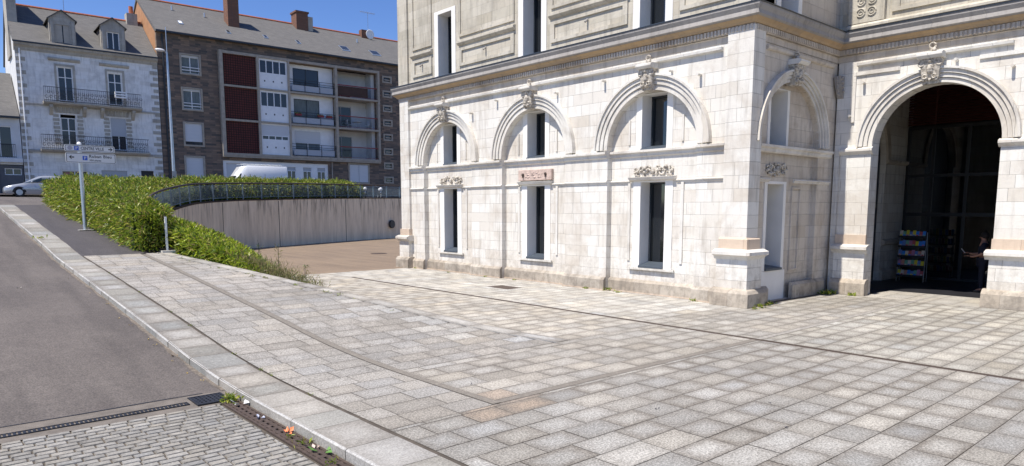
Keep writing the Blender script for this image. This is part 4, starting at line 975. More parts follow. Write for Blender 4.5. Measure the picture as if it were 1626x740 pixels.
petals('small_pebble_wrapper', 3.16, 8.35, -.1, (.45, .48, .6), .07, 'small pale blue wrapper in the gutter below the white scrap', 'litter', 4, sd_=3)
petals('orange_petals', 3.17, 7.55, -.1, (.75, .22, .08), .10, 'orange flower petals lying in the gutter channel', 'petals', 4, sd_=4)
weed(3.14, 7.42, -.1, .08, 'small green sprig beside the orange petals in the gutter', None, 14)
petals('green_leaf', 3.2, 6.72, -.1, (.10, .22, .04), .12, 'large fresh green leaf lying in the gutter near the bottom edge', 'leaf', 3, sd_=6)
petals('pale_petals', 3.18, 6.84, -.1, (.62, .5, .42), .07, 'pale dried petals beside the large green leaf in the gutter', 'petals', 3, sd_=8)
weed(3.15, 7.02, -.1, .14, 'upright grass blades against the kerb above the pale petals', None, 16)
weed(3.14, 6.35, -.1, .09, 'small weed in the gutter channel closest to the camera', None, 16)
petals('dry_leaf', 3.26, 12.2, prof(12.2)-.12, (.22, .14, .07), .06, 'brown dry leaf at the kerb foot on the asphalt', 'leaf', 3, sd_=9)
petals('pale_pebble', 1.95, 19.5, prof(19.5)-.12, (.5, .45, .38), .06, 'pale speck of litter out on the asphalt road', 'litter', 2, sd_=10)

for i, y in enumerate((10.6, 11.1, 11.9, 13.0, 13.4, 14.6, 15.3, 16.8, 18.2, 20.4)):
    petals('fallen_leaf', 3.2-.12*rng.random(), y, prof(y)-.12, (.42, .30, .10), .035, 'tiny yellow leaf lying on the asphalt along the kerb', 'leaf', 2, sd_=20+i)['group'] = 'tiny leaves along the kerb'
for i, (x, y) in enumerate(((6.9, 5.1), (8.2, 4.3), (7.4, 3.7), (5.9, 7.6), (9.6, 6.0))):
    petals('dark_scrap', x, y, .002, (.03, .03, .05), .03, 'tiny dark scrap lying on the plaza paving', 'litter', 2, sd_=40+i)['group'] = 'dark scraps on the plaza'
# ------------------------------------------------------------------ direction sign
sg = thing('direction_sign', 'white direction sign on a galvanised pole reading centre ville and Ruban Bleu', 'road sign', (5.03, 29.2, prof(29.2)))
zb = prof(29.2)
MB().tube([(0, 0, 0), (0, 0, 4.74-zb)], .065, 14).build('pole', M['galv'], sg, smooth=True)
MB().ball((0, 0, 4.76-zb), .075).build('cap', M['white'], sg, smooth=True); MB().box(-.22, .42, -.2, .2, 0.0, .012).build('base_plate', M['trim'], sg)
def rrect(x0, x1, z0, z1, r, n=5):
    out = []
    for cx, cz, a in ((x1-r, z1-r, 0), (x0+r, z1-r, 90), (x0+r, z0+r, 180), (x1-r, z0+r, 270)):
        for i in range(n+1): t_ = R(a+90*i/n); out.append((cx+r*math.cos(t_), cz+r*math.sin(t_)))
    return out
def text(s_, x, z, size, parent, mat, y, bold=True, name='lettering', sx=1., space=1.):
    cu = bpy.data.curves.new(name, 'FONT'); cu.body = s_; cu.size = size; cu.extrude = .001; cu.space_character = space
    if bold: cu.offset = .006*size*2
    o = bpy.data.objects.new(name, cu); COL.objects.link(o); dg = bpy.context.evaluated_depsgraph_get(); me = bpy.data.meshes.new_from_object(o.evaluated_get(dg)); bpy.data.objects.remove(o)
    o = bpy.data.objects.new(name, me); COL.objects.link(o); me.materials.clear(); me.materials.append(mat); o.parent = parent; o.rotation_euler = (R(90), 0, 0); o.location = (x, y, z); o.scale = (sx, 1, 1); return o
def splate(x0, x1, z0, z1):
    p = MB().prism(rrect(x0, x1, z0, z1, .06), -.11, -.08).build('sign_plate', M['signface'], sg)
    MB().plate(rrect(x0+.0, x1, z0, z1, .06), [rrect(x0+.015, x1-.015, z0+.015, z1-.015, .05)], -.118, -.1101).build('rim', M['white'], p)
    MB().plate(rrect(x0+.02, x1-.02, z0+.02, z1-.02, .045), [rrect(x0+.034, x1-.034, z0+.034, z1-.034, .035)], -.1125, -.1102).build('border', M['black'], p); return p
z1 = 4.72-zb; z0_ = 4.48-zb; x0, x1 = -.48, 1.10
p1 = splate(x0, x1, z0_, z1); p2 = splate(x0+.02, x1+.02, 4.08-zb, 4.44-zb)
def arrow(cx, cz, L, dirn, par):
    q = [(0, 0), (.45*L, .42*L), (.62*L, .42*L), (.36*L, .12*L), (L, .12*L), (L, -.12*L), (.36*L, -.12*L), (.62*L, -.42*L), (.45*L, -.42*L)]
    MB().prism([(cx+dirn*a, cz+z) for a, z in q], -.1135, -.1102).build('arrow', M['black'], par)
zc = (z0_+z1)/2
arrow(x1-.07, zc, .14, -1, p1); text('CENTRE VILLE', x0+.50, zc-.047, .145, p1, M['black'], -.112, sx=.80, space=1.0)
MB().prism(rrect(x0+.30, x0+.44, zc-.07, zc+.07, .015), -.113, -.1102).build('parking_badge', M['blue'], p1); text('P', x0+.335, zc-.05, .14, p1, M['signface'], -.115)
MB().tube([(x0+.17, -.1102, zc), (x0+.17, -.113, zc)], .075, 18).build('emblem', M['lavender'], p1)
zc = 4.26-zb
arrow(x0+.12, zc+.02, .16, 1, p2); MB().prism(rrect(x0+.54, x0+.69, zc-.075, zc+.075, .015), -.113, -.1102).build('parking_badge', M['blue'], p2); text('P', x0+.58, zc-.05, .145, p2, M['signface'], -.115)
text('Ruban Bleu', x0+.74, zc+.02, .15, p2, M['black'], -.112, sx=.98, space=1.08); text('550 places', x0+.75, zc-.10, .088, p2, M['black'], -.112)

# ------------------------------------------------------------------ street lamp
lm = thing('street_lamp', 'tall pale street lamp with short curved arm in front of the dark stone house', 'street lamp', (13.87, 49.7, prof(49.7)))
zb = prof(49.7)
MB().tube([(0, 0, 0), (.14, .55, 9.0)] if False else [(0, 0, 0), (0, 0, 4), (0, 0, 8.6), (0, 0, 9.3)], [.11, .09, .065, .05], 12).build('pole', M['galv'], lm, smooth=True)
MB().tube([(0, 0, 9.2), (0, 0, 10.9)], .022, 6).build('spike', M['galv'], lm)
MB().tube([(0, 0, 8.9), (-.03, -.0, 9.25), (-.16, -.0, 9.42), (-.34, 0, 9.42)], .04, 8).build('arm', M['galv'], lm, smooth=True)
MB().ball((-.42, 0, 9.40), .2, 6, 12, (1.5, .8, .5)).build('lamp_head', M['signface'], lm, smooth=True)
MB().box(-.13, .13, -.14, -.10, 1.1, 1.7).build('service_door', M['galv'], lm)

# ------------------------------------------------------------------ buildings across the cross street, in a local frame: s along the facade, d inwards
K = 1.12; AN = R(-2.24); QX, QY = 19.89*K, 57.91*K; ZH = 2.5
def hloc(s_, zbase): c, q = math.cos(AN), math.sin(AN); return (QX+s_*K*c, QY+s_*K*q, zbase)
class House:
    def __init__(h, name, label, s0, zbase):
        h.s0 = s0; h.zb = zbase; h.t = thing(name, label, 'building', hloc(s0, zbase), AN)
        h.f = lambda s_, d, z: ((s_-h.s0)*K, d*K, ZH+(z-ZH)*K-h.zb)
    def mb(h): return MB(h.f)
    def box(h, name, mat, s0, s1, d0, d1, z0, z1, par=None, **k): return h.mb().box(s0, s1, d0, d1, z0, z1).build(name, mat, par or h.t, **k)
    def win(h, s0, s1, z0, z1, d=0, frame=None, glass=None, div=(2,), rec=.12, fw=.05, mid=None):
        frame = frame or M['white']; b = h.mb(); n = div[0]; w_ = (s1-s0)
        hs = [rect(s0+w_*i/n+fw*(.6 if i else 1), s0+w_*(i+1)/n-fw*(.6 if i < n-1 else 1), z0+fw, z1-fw) for i in range(n)]
        if mid: hs = [r_ for q in hs for r_ in (rect(q[0][0], q[1][0], q[0][1], mid-.025), rect(q[0][0], q[1][0], mid+.025, q[2][1]))]
        b.plate(rect(s0, s1, z0, z1), hs, d+rec-.05, d+rec); w__ = b.build('window', frame, h.t)
        h.box('pane', glass or M['shopglass'], s0+fw, s1-fw, d+rec-.018, d+rec-.008, z0+fw, z1-fw, w__); return w__
    def rail(h, s0, s1, d, z0, z1, mat, gap=.11, ends=True, deep=0, name='balcony_railing', scroll=False):
        b = h.mb()
        for z in (z0+.06, z1): b.box(s0, s1, d-.015, d+.015, z-.018, z+.018)
        x = s0
        while x <= s1: b.box(x-.008, x+.008, d-.008, d+.008, z0, z1); x += gap
        if ends and deep:
            for x in (s0, s1):
                b.box(x-.018, x+.018, d, deep, z1-.018, z1+.018); b.box(x-.018, x+.018, d, deep, z0+.04, z0+.08); b.box(x-.02, x+.02, d-.02, d+.02, z0, z1+.03)
                y = d
                while y < deep: b.box(x-.008, x+.008, y, y+.016, z0, z1); y += gap
        if scroll:
            x = s0+.15; r_ = random.Random(2)
            while x < s1-.1: b.torus((x, d, z0+.30), .09, .014, t0=r_.random(), t1=r_.random()+5, n=8, m=4); b.torus((x+.12, d, z0+.62), .08, .014, t0=2, t1=7.5, n=8, m=4); x += .26
        return b.build(name, mat, h.t)
# -- white house
h = House('town_house', 'old white town house with iron balconies and two stone dormers', -8.8, 3.35); HW = h
s0, s1 = -13.2, -4.42
H1 = [rect(-10.83, -9.95, 9.85, 12.25), rect(-7.75, -6.88, 9.85, 12.2), rect(-10.86, -9.95, 6.6, 9.0), rect(-7.76, -6.78, 6.6, 9.0), rect(-11.03, -9.43, 3.2, 5.1), rect(-8.57, -6.9, 3.2, 5.2), rect(-5.97, -5.1, 3.2, 5.25)]
h.mb().plate(rect(s0, s1, 2.9, 13.3), H1[:2]+H1[2:], 0, .3).build('wall', M['housewall'], h.t)
h.box('side_wall', M['houserender'], s0, s0+.3, .302, 9, 2.9, 13.3); h.box('rear_wall', M['houserender'], s0, s1, 8.7, 9, 2.9, 13.3)
h.mb().box(s0+.32, s1, .9, 1.0, 3, 13.2).build('interior', M['dark'], h.t)
h.mb().profile([(.302, 13.3), (9, 13.3), (4.5, 16.95)], s0, s0+.3).build('gable', M['houserender'], h.t)
h.mb().profile([(.3, 13.1), (-.05, 13.1), (-.12, 13.3), (-.3, 13.42), (-.34, 13.58), (.3, 13.6)], s0-.05, s1).build('cornice', M['quoin'], h.t)
h.mb().profile([(-.36, 13.6), (-.36, 13.66), (4.5, 17.05), (9.3, 13.4), (9.3, 13.3), (4.5, 16.9), (-.2, 13.58)], s0-.1, s1).build('roof', M['slate'], h.t)
h.box('gutter', M['anthracite'], s0-.1, s1, -.40, -.30, 13.56, 13.66)
h.mb().tube([(s0-.1, 4.5, 17.07), (s1, 4.5, 17.07)], .09, 6).build('ridge_tiles', M['ridge'], h.t)
h.win(-10.83, -9.95, 9.95, 12.25, mid=11.55); h.win(-7.75, -6.88, 9.95, 12.2, mid=11.55)
h.win(-10.86, -9.95, 6.7, 8.78, mid=7.9); h.win(-7.76, -6.78, 6.7, 7.75, rec=.2)
h.box('window_box', M['shutter'], -7.76, -6.78, .08, .16, 7.75, 9.0, name=None) if False else h.box('roller_shutter', M['shutter'], -7.76, -6.78, .06, .12, 7.7, 9.0)
h.box('roller_shutter', M['shutter'], -8.57, -6.9, .1, .16, 3.2, 5.2); h.box('door', M['dark'], -5.97, -5.1, .15, .2, 3.2, 5.25)
w_ = h.win(-11.03, -9.43, 3.3, 5.1, div=(2,), rec=.15); h.box('poster', simple('faded_red_poster', (.30, .12, .12), .6, .4, 3), -10.9, -10.3, .11, .125, 3.9, 5.0, w_)
for q in (-12.95,): h.mb().tube([(q, -.12, 3.3), (q, -.12, 13.2)], .05, 6).build('downpipe', M['white'], h.t)
for zz, (a, b_), dd in ((9.72, (-11.85, -5.75), .75), (6.48, (-12.2, -5.4), .75)):
    h.mb().profile([(0, zz-.14), (-dd+.1, zz-.10), (-dd, zz-.02), (-dd, zz+.06), (0, zz+.06)], a, b_).build('balcony_slab', M['quoin'], h.t)
    h.rail(a+.05, b_-.05, -dd+.06, zz+.06, zz+1.02, M['dark'], .12, deep=0.0, scroll=True)
for c in (-10.4, -7.3):
    for q in (-1, 1): h.mb().profile([(0, 9.58), (-.62, 9.58), (-.6, 9.4), (-.15, 9.0), (0, 8.9)], c+q*1.0-.1, c+q*1.0+.1).build('balcony_bracket', M['quoin'], h.t)
    for i in range(7): a = c-.72+i*.205; h.mb().add([(a+.01, -.05, 9.1), (a+.19, -.05, 9.1), (a+.19+(i-3)*.03, -.05, 9.5), (a+.01+(i-3)*.03, -.05, 9.5), (a+.01, .02, 9.1), (a+.19, .02, 9.1), (a+.19+(i-3)*.03, .02, 9.5), (a+.01+(i-3)*.03, .02, 9.5)], [(0, 1, 2, 3), (4, 7, 6, 5), (0, 4, 5, 1), (1, 5, 6, 2), (2, 6, 7, 3), (3, 7, 4, 0)]).build('voussoir', M['quoin'], h.t)
    for z in range(8):
        for q in (-1, 1): h.box('quoin', M['quoin'], c+q*.72-(.16 if z % 2 else .2), c+q*.72+(.16 if z % 2 else .2), -.035, -.001, 6.9+z*.27, 7.1+z*.27)
    h.mb().profile([(0, 12.62), (-.06, 12.64), (-.16, 12.74), (-.16, 12.82), (0, 12.86)], c-.95, c+.95).build('lintel_cornice', M['quoin'], h.t)
    h.mb().plate(rect(c-.62, c+.62, 9.8, 12.45), [rect(c-.5, c+.48, 9.8, 12.3)], -.04, -.001).build('window_surround', M['quoin'], h.t)
for z in range(22): h.box('quoin', M['quoin'], s0+.02, s0+(.35 if z % 2 else .55), -.03, -.001, 3.6+z*.44, 3.85+z*.44); h.box('quoin', M['quoin'], s1-(.35 if z % 2 else .55), s1-.02, -.03, -.001, 3.6+z*.44, 3.85+z*.44)
h.mb().profile([(0, 6.3), (-.08, 6.3), (-.08, 6.45), (0, 6.48)], s0, s1).build('string_course', M['quoin'], h.t)
h.mb().profile([(0, 9.5), (-.06, 9.5), (-.06, 9.62), (0, 9.64)], s0, s1).build('string_course', M['quoin'], h.t)
def dormer(c, kind_):
    fr = h.mb().plate([(c-.78, 13.62), (c+.78, 13.62), (c+.78, 15.45), (c+.85, 15.5), (c, 16.05), (c-.85, 15.5), (c-.78, 15.45)], [rect(c-.4, c+.4, 13.75, 15.1)], -.05, .25).build('dormer', M['quoin'], h.t)
    h.mb().prism([(c-.72, 13.6), (c+.72, 13.6), (c+.72, 15.4), (c, 15.9), (c-.72, 15.4)], .6, 3.4).build('cheeks', M['slate'], fr)
    h.mb().add([(c-.9, -.18, 15.45), (c, -.18, 16.12), (c+.9, -.18, 15.45), (c-.9, 2.9, 15.45), (c, 3.6, 16.12), (c+.9, 2.9, 15.45), (c-.9, -.18, 15.38), (c, -.18, 16.05), (c+.9, -.18, 15.38), (c-.9, 2.9, 15.38), (c, 3.6, 16.05), (c+.9, 2.9, 15.38)],
        [(0, 1, 4, 3), (1, 2, 5, 4), (6, 9, 10, 7), (7, 10, 11, 8), (0, 6, 7, 1), (1, 7, 8, 2), (3, 4, 10, 9), (4, 5, 11, 10), (0, 3, 9, 6), (2, 8, 11, 5)]).build('dormer_roof', M['slate'], fr)
    if kind_: 
        h.box('shutter', M['cream'], c-.4, c-.02, .0, .05, 13.75, 15.1, fr); h.box('shutter', M['cream'], c+.05, c+.4, .0, .05, 13.75, 15.1, fr); h.box('pane', M['shopglass'], c-.4, c+.4, .1, .12, 13.75, 15.1, fr)
    else:
        w__ = h.mb().plate(rect(c-.4, c+.4, 13.75, 15.1), [rect(c-.34, c-.03, 13.82, 15.04), rect(c+.03, c+.34, 13.82, 15.04)], .02, .08).build('window_frame', M['white'], fr); h.box('pane', M['shopglass'], c-.38, c+.38, .06, .07, 13.8, 15.06, fr)
    for q in (-.62, .62): h.box('dormer_pillar', M['quoin'], c+q-.09, c+q+.09, -.14, -.051, 13.65, 15.35, fr)
dormer(-10.35, 1); dormer(-7.25, 0)
h.box('chimney', M['quoin'], s0-.12, s0+.45, 2.0, 4.4, 13.0, 18.6); h.box('chimney', M['quoin'], -5.5, -4.75, 4.0, 4.8, 16.0, 17.6)
ch = h.mb().tube([(-5.1, 4.4, 17.6), (-5.1, 4.4, 18.2)], .16, 8).build('chimney_pot', M['ridge'], h.t)
cr = h.f; 
def hthing(h_, name, label, cat, s_, d, z): 
    c, q = math.cos(AN), math.sin(AN); lx, ly = s_*K, d*K
    return thing(name, label, cat, (QX+lx*c-ly*q, QY+lx*q+ly*c, ZH+(z-ZH)*K), AN)
t = hthing(h, 'storage_crate', 'white slatted crate hung on the upper balcony railing of the white house', 'crate', -7.15, -.75, 10.35)
b = MB(); 
for z in (0, .2, .4): b.box(-.42, .42, -.28, .0, z, z+.1)
b.box(-.42, -.36, -.27, -.01, 0, .5).box(.36, .42, -.27, -.01, 0, .5); b.build('slats', M['white'], t)
def antenna(s_, d, z, hh, label):
    t = hthing(None, 'tv_antenna', label, 'antenna', s_, d, z)
    MB().tube([(0, 0, 0), (0, 0, hh)], .025, 6).build('mast', M['galv'], t); b = MB(); b.tube([(-.9, 0, hh-.1), (.9, 0, hh-.1)], .018, 5)
    for i in range(9): b.tube([(-.85+i*.2, -.3, hh-.1), (-.85+i*.2, .3, hh-.1)], .010, 4); b.tube([(-.85+i*.2, 0, hh-.25), (-.85+i*.2, 0, hh+.05)], .010, 4)
    b.build('elements', M['galv'], t)
antenna(-9.6, 4.5, 17.0, 1.7, 'tv antenna on a mast above the ridge of the white house')
# -- low house at the left edge
h = House('terraced_house', 'low white house with slate roof and dark garage at the left edge', -17, 3.2)
s0, s1 = -24, -13.25
h.mb().plate(rect(s0, s1, 5.4, 8.55), [rect(-15.1, -13.74, 5.85, 7.95), rect(-19, -17.6, 5.85, 7.95)], 0, .3).build('wall', M['houserender'], h.t)
h.mb().plate(rect(s0, s1, 2.9, 5.35), [rect(-14.3, -13.35, 4.7, 5.15)], .05, .35).build('garage_wall', M['greygarage'], h.t)
h.win(-14.3, -13.35, 4.7, 5.15, d=.05); h.win(-15.1, -13.74, 5.85, 7.95); h.win(-19, -17.6, 5.85, 7.95)
h.rail(-15.2, -13.6, -.22, 5.85, 6.75, M['dark'], .1, deep=0); h.rail(-19.2, -17.5, -.22, 5.85, 6.75, M['dark'], .1, deep=0)
h.box('garage_door', M['greygarage'], -18.5, -14.6, .0, .049, 3.0, 5.0); h.box('balcony_slab', M['houserender'], s0, s1, -.3, -.001, 5.55, 5.82)
h.box('rear_body', M['houserender'], s0, s1, .6, 8, 2.9, 8.5)
h.mb().profile([(-.3, 8.5), (-.3, 8.62), (4.2, 12.1), (8.6, 8.6), (8.6, 8.5)], s0, s1).build('roof', M['slate'], h.t); h.box('gutter', M['anthracite'], s0, s1, -.4, -.301, 8.5, 8.62)
# -- apartment block
h = House('apartment_block', 'dark stone apartment block with framed balconies and long slate roof', 6, 3.4)
s0, s1 = -4.38, 22
WN = [(-2.71, -1.41, 12.8, 14.17), (-2.71, -1.41, 10.1, 11.64), (-2.72, -1.44, 7.37, 9.02), (-2.76, -1.48, 4.75, 6.42)]
SW = [(14.62, 15.5, 14.0-1.314*i, 14.52-1.314*i) for i in range(8)]
holes = [rect(a, b_, c, d) for a, b_, c, d in WN+SW]+[rect(.02, 9.05, 2.95, 6.3), rect(11.08, 12.92, 4.78, 6.37)]+[rect(5.65, 9.78, 6.9, 14.6), rect(9.95, 13.9, 6.9, 14.6)]
h.mb().plate(rect(s0, s1, 2.9, 15.6), holes, 0, .35).build('wall', M['darkstone'], h.t)
h.mb().box(s0+.3, s1, 1.9, 2.1, 2.9, 15.5).build('interior', M['dark'], h.t)
h.mb().plate([(0.351, 2.9), (11, 2.9), (11, 15.6), (5.5, 19.1), (.351, 15.85)], [], 0, 0) if False else h.mb().profile([(.352, 2.9), (11, 2.9), (11, 15.6), (5.5, 19.1), (.352, 15.75)], s0, s0+.35).build('gable_wall', M['gable'], h.t)
h.box('rear_wall', M['gable'], s0+.36, s1, 10.7, 11, 2.9, 15.6)
h.mb().profile([(-.35, 15.58), (-.35, 15.70), (5.5, 19.25), (11.3, 15.6), (11.3, 15.5), (5.5, 19.05), (0, 15.61)], s0-.08, s1).build('roof', M['slate'], h.t)
h.box('gutter', M['anthracite'], s0-.08, s1, -.45, -.352, 15.58, 15.7)
h.mb().tube([(s0-.08, 5.5, 19.28), (s1, 5.5, 19.28)], .09, 6).build('ridge_tiles', M['ridge'], h.t)
h.mb().tube([(-4.0, -.1, 3.5), (-4.0, -.1, 15.5)], .07, 6).build('downpipe', M['dark'], h.t); h.mb().tube([(9.35, -.1, 3.5), (9.35, -.1, 6.5)], .05, 6).build('downpipe', M['frame'], h.t)
for i, (a, b_, c, d) in enumerate(WN):
    h.mb().plate(rect(a-.13, b_+.13, c-.13, d+.1), [rect(a, b_, c, d)], -.06, .1).build('window_surround', M['frame'], h.t)
    if i < 2:
        h.win(a, b_, c, d-.12, rec=.16, glass=M['curtain']); b = h.mb()
        for z in (.2, .42): b.box(a, b_, -.03, .0, c+z, c+z+.05)
        b.build('window_guard', M['white'], h.t); h.box('shutter_box', M['whiteshutter'], a, b_, .06, .12, d-.14, d)
    else: h.box('roller_shutter', M['whiteshutter'], a, b_, .05, .11, c+(.25 if i == 2 else 0), d); h.box('pane', M['shopglass'], a, b_, .13, .15, c, d)
for a, b_, c, d in SW:
    h.mb().plate(rect(a-.06, b_+.06, c-.06, d+.06), [rect(a+.08, b_-.08, c+.08, d-.08)], -.05, .1).build('small_window', M['frame'], h.t); h.box('pane', M['shopglass'], a, b_, .12, .14, c, d); h.box('window_bar', M['frame'], a+.2, b_-.1, .02, .06, c+.18, c+.28)
# projecting frame: columns and rows
cols = [0, .28, 2.93, 3.12, 5.52, 5.68, 9.76, 9.98, 13.92, 14.12]; rows = [(6.68, 6.88), (9.42, 9.58), (12.1, 12.25), (14.65, 14.86)]
b = h.mb()
for i in range(0, 10, 2): b.box(cols[i], cols[i+1], -.35, .05, 6.68, 14.86)
for i in range(0, 8, 2):
    for (z0, z1) in rows: b.box(cols[i+1]+.001, cols[i+2]-.001, -.33, .05, z0, z1)
fr = b.build('balcony_frame', M['frame'], h.t)
for k, (z0, z1) in enumerate(((6.88, 9.42), (9.58, 12.1), (12.25, 14.65))):
    h.box('brick_lattice', M['redlattice'], .28, 2.93, -.18, -.06, z0, z1)
    h.mb().plate(rect(3.12, 5.52, z0, z1), [rect(3.2, 5.44, z0+1.22, z1-.1)], -.2, -.1).build('facade_panel', M['white'], h.t)
    h.win(3.2, 5.44, z0+1.22, z1-.1 if k else z1-.95, d=-.25, rec=.1, div=(4,), fw=.06, glass=M['shopglass'])
    if k == 0: h.box('roller_shutter', M['whiteshutter'], 3.2, 5.44, -.18, -.14, z1-.98, z1-.1)
    for j in range(3): h.box('vent', M['dark'], 3.55+j*.72, 3.65+j*.72, -.206, -.201, z0+.55, z0+.68)
    # third column: white loggia with a wide window
    h.mb().plate(rect(5.6, 9.8, z0, z1+.1), [rect(6.2, 8.5, z0+.12, z1-.35)], .3, .38).build('loggia_wall', M['white'], h.t)
    h.win(6.2, 8.5, z0+.12, z1-.35, d=.3, rec=.06, fw=.05, frame=M['anthracite'] if k != 0 else M['white'], glass=M['shopglass'] if k == 2 else M['curtain'])
    if k == 0: h.box('roller_shutter', M['whiteshutter'], 6.2, 8.5, .28, .30, z0+1.15, z1-.35)
    h.box('loggia_floor', M['frame'], 5.68, 9.76, .06, 1.8, z0-.1, z0-.001); b = h.mb()
    for z in (.06, .62, .78, 1.0): b.box(5.68, 9.76, -.2, -.17, z0+z, z0+z+.035)
    for j in range(4): x = 5.72+j*1.33; b.box(x-.02, x+.02, -.2, -.17, z0, z0+1.03)
    b.build('balcony_railing', M['dark'], h.t)
    h.box('railing_panel', M['shutter'], 5.9, 9.6, -.16, -.15, z0+.1, z0+.58)
    # fourth column: deep open loggia with red rail
    h.mb().plate(rect(9.9, 14.0, z0, z1+.1), [rect(10.05, 12.1, z0+.05, z1-.45)], 1.5, 1.6).build('loggia_wall', M['houserender'], h.t)
    if k == 2: h.box('roller_shutter', M['whiteshutter'], 10.05, 12.1, 1.45, 1.5, z0+.8, z1-.45)
    h.win(10.05, 12.1, z0+.05, z1-.45, d=1.5, rec=.07, frame=M['shutter'], glass=M['shopglass'])
    h.box('loggia_floor', M['frame'], 9.98, 13.92, .06, 1.6, z0-.12, z0-.001); h.box('loggia_side', M['houserender'], 13.6, 13.9, .36, 1.5, z0, z1+.1); b = h.mb()
    b.box(9.98, 13.92, -.22, -.17, z0+.98, z0+1.06); b.box(9.98, 13.92, -.21, -.18, z0+.08, z0+.11)
    b.build('balcony_rail', M['redpaint'], h.t); b = h.mb(); x = 10.0
    while x < 13.9: b.box(x-.008, x+.008, -.2, -.19, z0+.11, z0+.98); x += .11
    b.build('balcony_bars', M['dark'], h.t)
    if k == 2: h.box('railing_panel', simple('brown_screen', (.10, .05, .035), .8, .1, 3), 10.0, 13.0, -.16, -.15, z0+.1, z0+.95)
h.box('soffit', M['frame'], 0, 14.1, -.3, 0.0, 6.55, 6.678)
t = hthing(h, 'balcony_table', 'white garden table on the middle open balcony of the apartment block', 'table', 12.2, .55, 9.585)
MB().tube([(0, 0, .72), (0, 0, .75)], .5, 16).build('tabletop', M['white'], t)
for a in range(4): c, q = math.cos(a*1.571+.78), math.sin(a*1.571+.78); MB().tube([(c*.2, q*.2, .72), (c*.42, q*.42, 0)], .02, 6).build('leg', M['white'], t)
for s_, lb in ((11.4, 'left white garden chair beside the balcony table'), (13.1, 'right white garden chair beside the balcony table')):
    t = hthing(h, 'garden_chair', lb, 'chair', s_, .55, 9.585); t['group'] = 'white chairs on the balcony'; d_ = 1 if s_ < 12 else -1
    MB().box(-.24, .24, -.24, .24, .42, .45).build('seat', M['white'], t); MB().box(-.25*d_-.015, -.25*d_+.015, -.24, .24, .45, .9).build('backrest', M['white'], t)
    for qx in (-.21, .21):
        for qy in (-.21, .21): MB().box(qx-.015, qx+.015, qy-.015, qy+.015, 0, .42).build('leg', M['white'], t)
for s_, lb in ((6.4, 'flower box at the left end of the middle white balcony rail'), (8.4, 'flower box right of centre on the middle white balcony rail'), (9.2, 'flower box at the right end of the middle white balcony rail')):
    t = hthing(h, 'flower_box', lb, 'flower box', s_, -.12, 10.3); t['group'] = 'flower boxes on the balcony rail'
    MB().box(-.3, .3, -.12, .1, 0, .18).build('box', M['redpaint'], t); leaves(np.column_stack([rng.uniform(-.28, .28, 60), rng.uniform(-.1, .1, 60), np.full(60, .16)]), np.tile((0, 0, 1.), (60, 1)), .18, .03, GREEN+[(.5, .1, .12)], M['leaf'], 'flowers', t)
# ground floor
h.mb().plate(rect(.02, 9.05, 2.95, 6.3), [rect(.3, 2.3, 3.0, 6.1), rect(2.9, 4.7, 3.0, 6.1), rect(5.35, 6.1, 4.75, 5.95), rect(6.75, 7.5, 4.75, 5.95), rect(8.05, 8.8, 4.75, 5.95)], .12, .3).build('ground_floor_wall', M['white'], h.t)
h.box('garage_door', M['whiteshutter'], .3, 2.3, .24, .3, 3.0, 6.1); h.box('entrance_door', M['frame'], 2.9, 4.7, .5, .56, 3.0, 6.1); h.box('door_light', M['dark'], 3.1, 4.5, .44, .499, 5.6, 5.9)
for a in (5.35, 6.75, 8.05): h.win(a, a+.75, 4.75, 5.65, d=.12, rec=.1, fw=.05); h.box('roller_shutter', M['shutter'], a, a+.75, .2, .24, 5.65, 5.95)
for a in (11.08, 12.01): h.box('shutter', M['whiteshutter'], a, a+.9, .0, .05, 4.8, 6.35)
h.mb().plate(rect(10.95, 13.05, 4.65, 6.5), [rect(11.08, 12.92, 4.78, 6.37)], -.04, .05).build('window_surround', M['frame'], h.t)
# roof fixtures
def rz(d): return 15.70+(d+.35)*(19.25-15.70)/5.85
def skyl(s_, d, w_, l_, dark=True):
    z0, z1 = rz(d)+.02, rz(d+l_)+.02
    def q(a0, a1, t0, t1, up): return h.mb().add([(a0, d+l_*t0, z0+(z1-z0)*t0), (a1, d+l_*t0, z0+(z1-z0)*t0), (a1, d+l_*t1, z0+(z1-z0)*t1), (a0, d+l_*t1, z0+(z1-z0)*t1), (a0, d+l_*t0, z0+(z1-z0)*t0+up), (a1, d+l_*t0, z0+(z1-z0)*t0+up), (a1, d+l_*t1, z0+(z1-z0)*t1+up), (a0, d+l_*t1, z0+(z1-z0)*t1+up)], [(0, 1, 2, 3), (4, 7, 6, 5), (0, 4, 5, 1), (1, 5, 6, 2), (2, 6, 7, 3), (3, 7, 4, 0)])
    f_ = q(s_, s_+w_, 0, 1, .06).build('skylight', M['galv'], h.t); q(s_+.07, s_+w_-.07, .1, .9, .075).build('pane', M['shopglass'] if dark else M['white'], f_)
for s_, d, w_, l_, dk in ((-2.4, 1.3, .35, .5, 0), (1.1, .9, .35, .5, 1), (4.2, 1.1, .35, .5, 1), (7.0, 1.0, .35, .55, 1), (11.2, 1.0, .8, .9, 1), (14.2, 1.0, .9, .9, 1)): skyl(s_, d, w_, l_, dk)
c1 = h.box('chimney', M['brick'], 1.75, 2.65, 2.5, 3.6, 16.8, 20.3); h.box('chimney_cap', M['brick'], 1.68, 2.72, 2.42, 3.68, 20.3, 20.45, c1)
c1 = h.box('chimney', M['brick'], 8.4, 9.5, 4.4, 5.6, 18.2, 20.1); h.box('chimney_cap', M['brick'], 8.32, 9.58, 4.32, 5.68, 20.1, 20.25, c1); h.box('chimney_flue', M['quoin'], 9.52, 10.0, 4.5, 5.2, 18.2, 19.9, c1)
h.box('chimney', M['brick'], 15.2, 15.9, 5.0, 5.6, 18.8, 19.75)
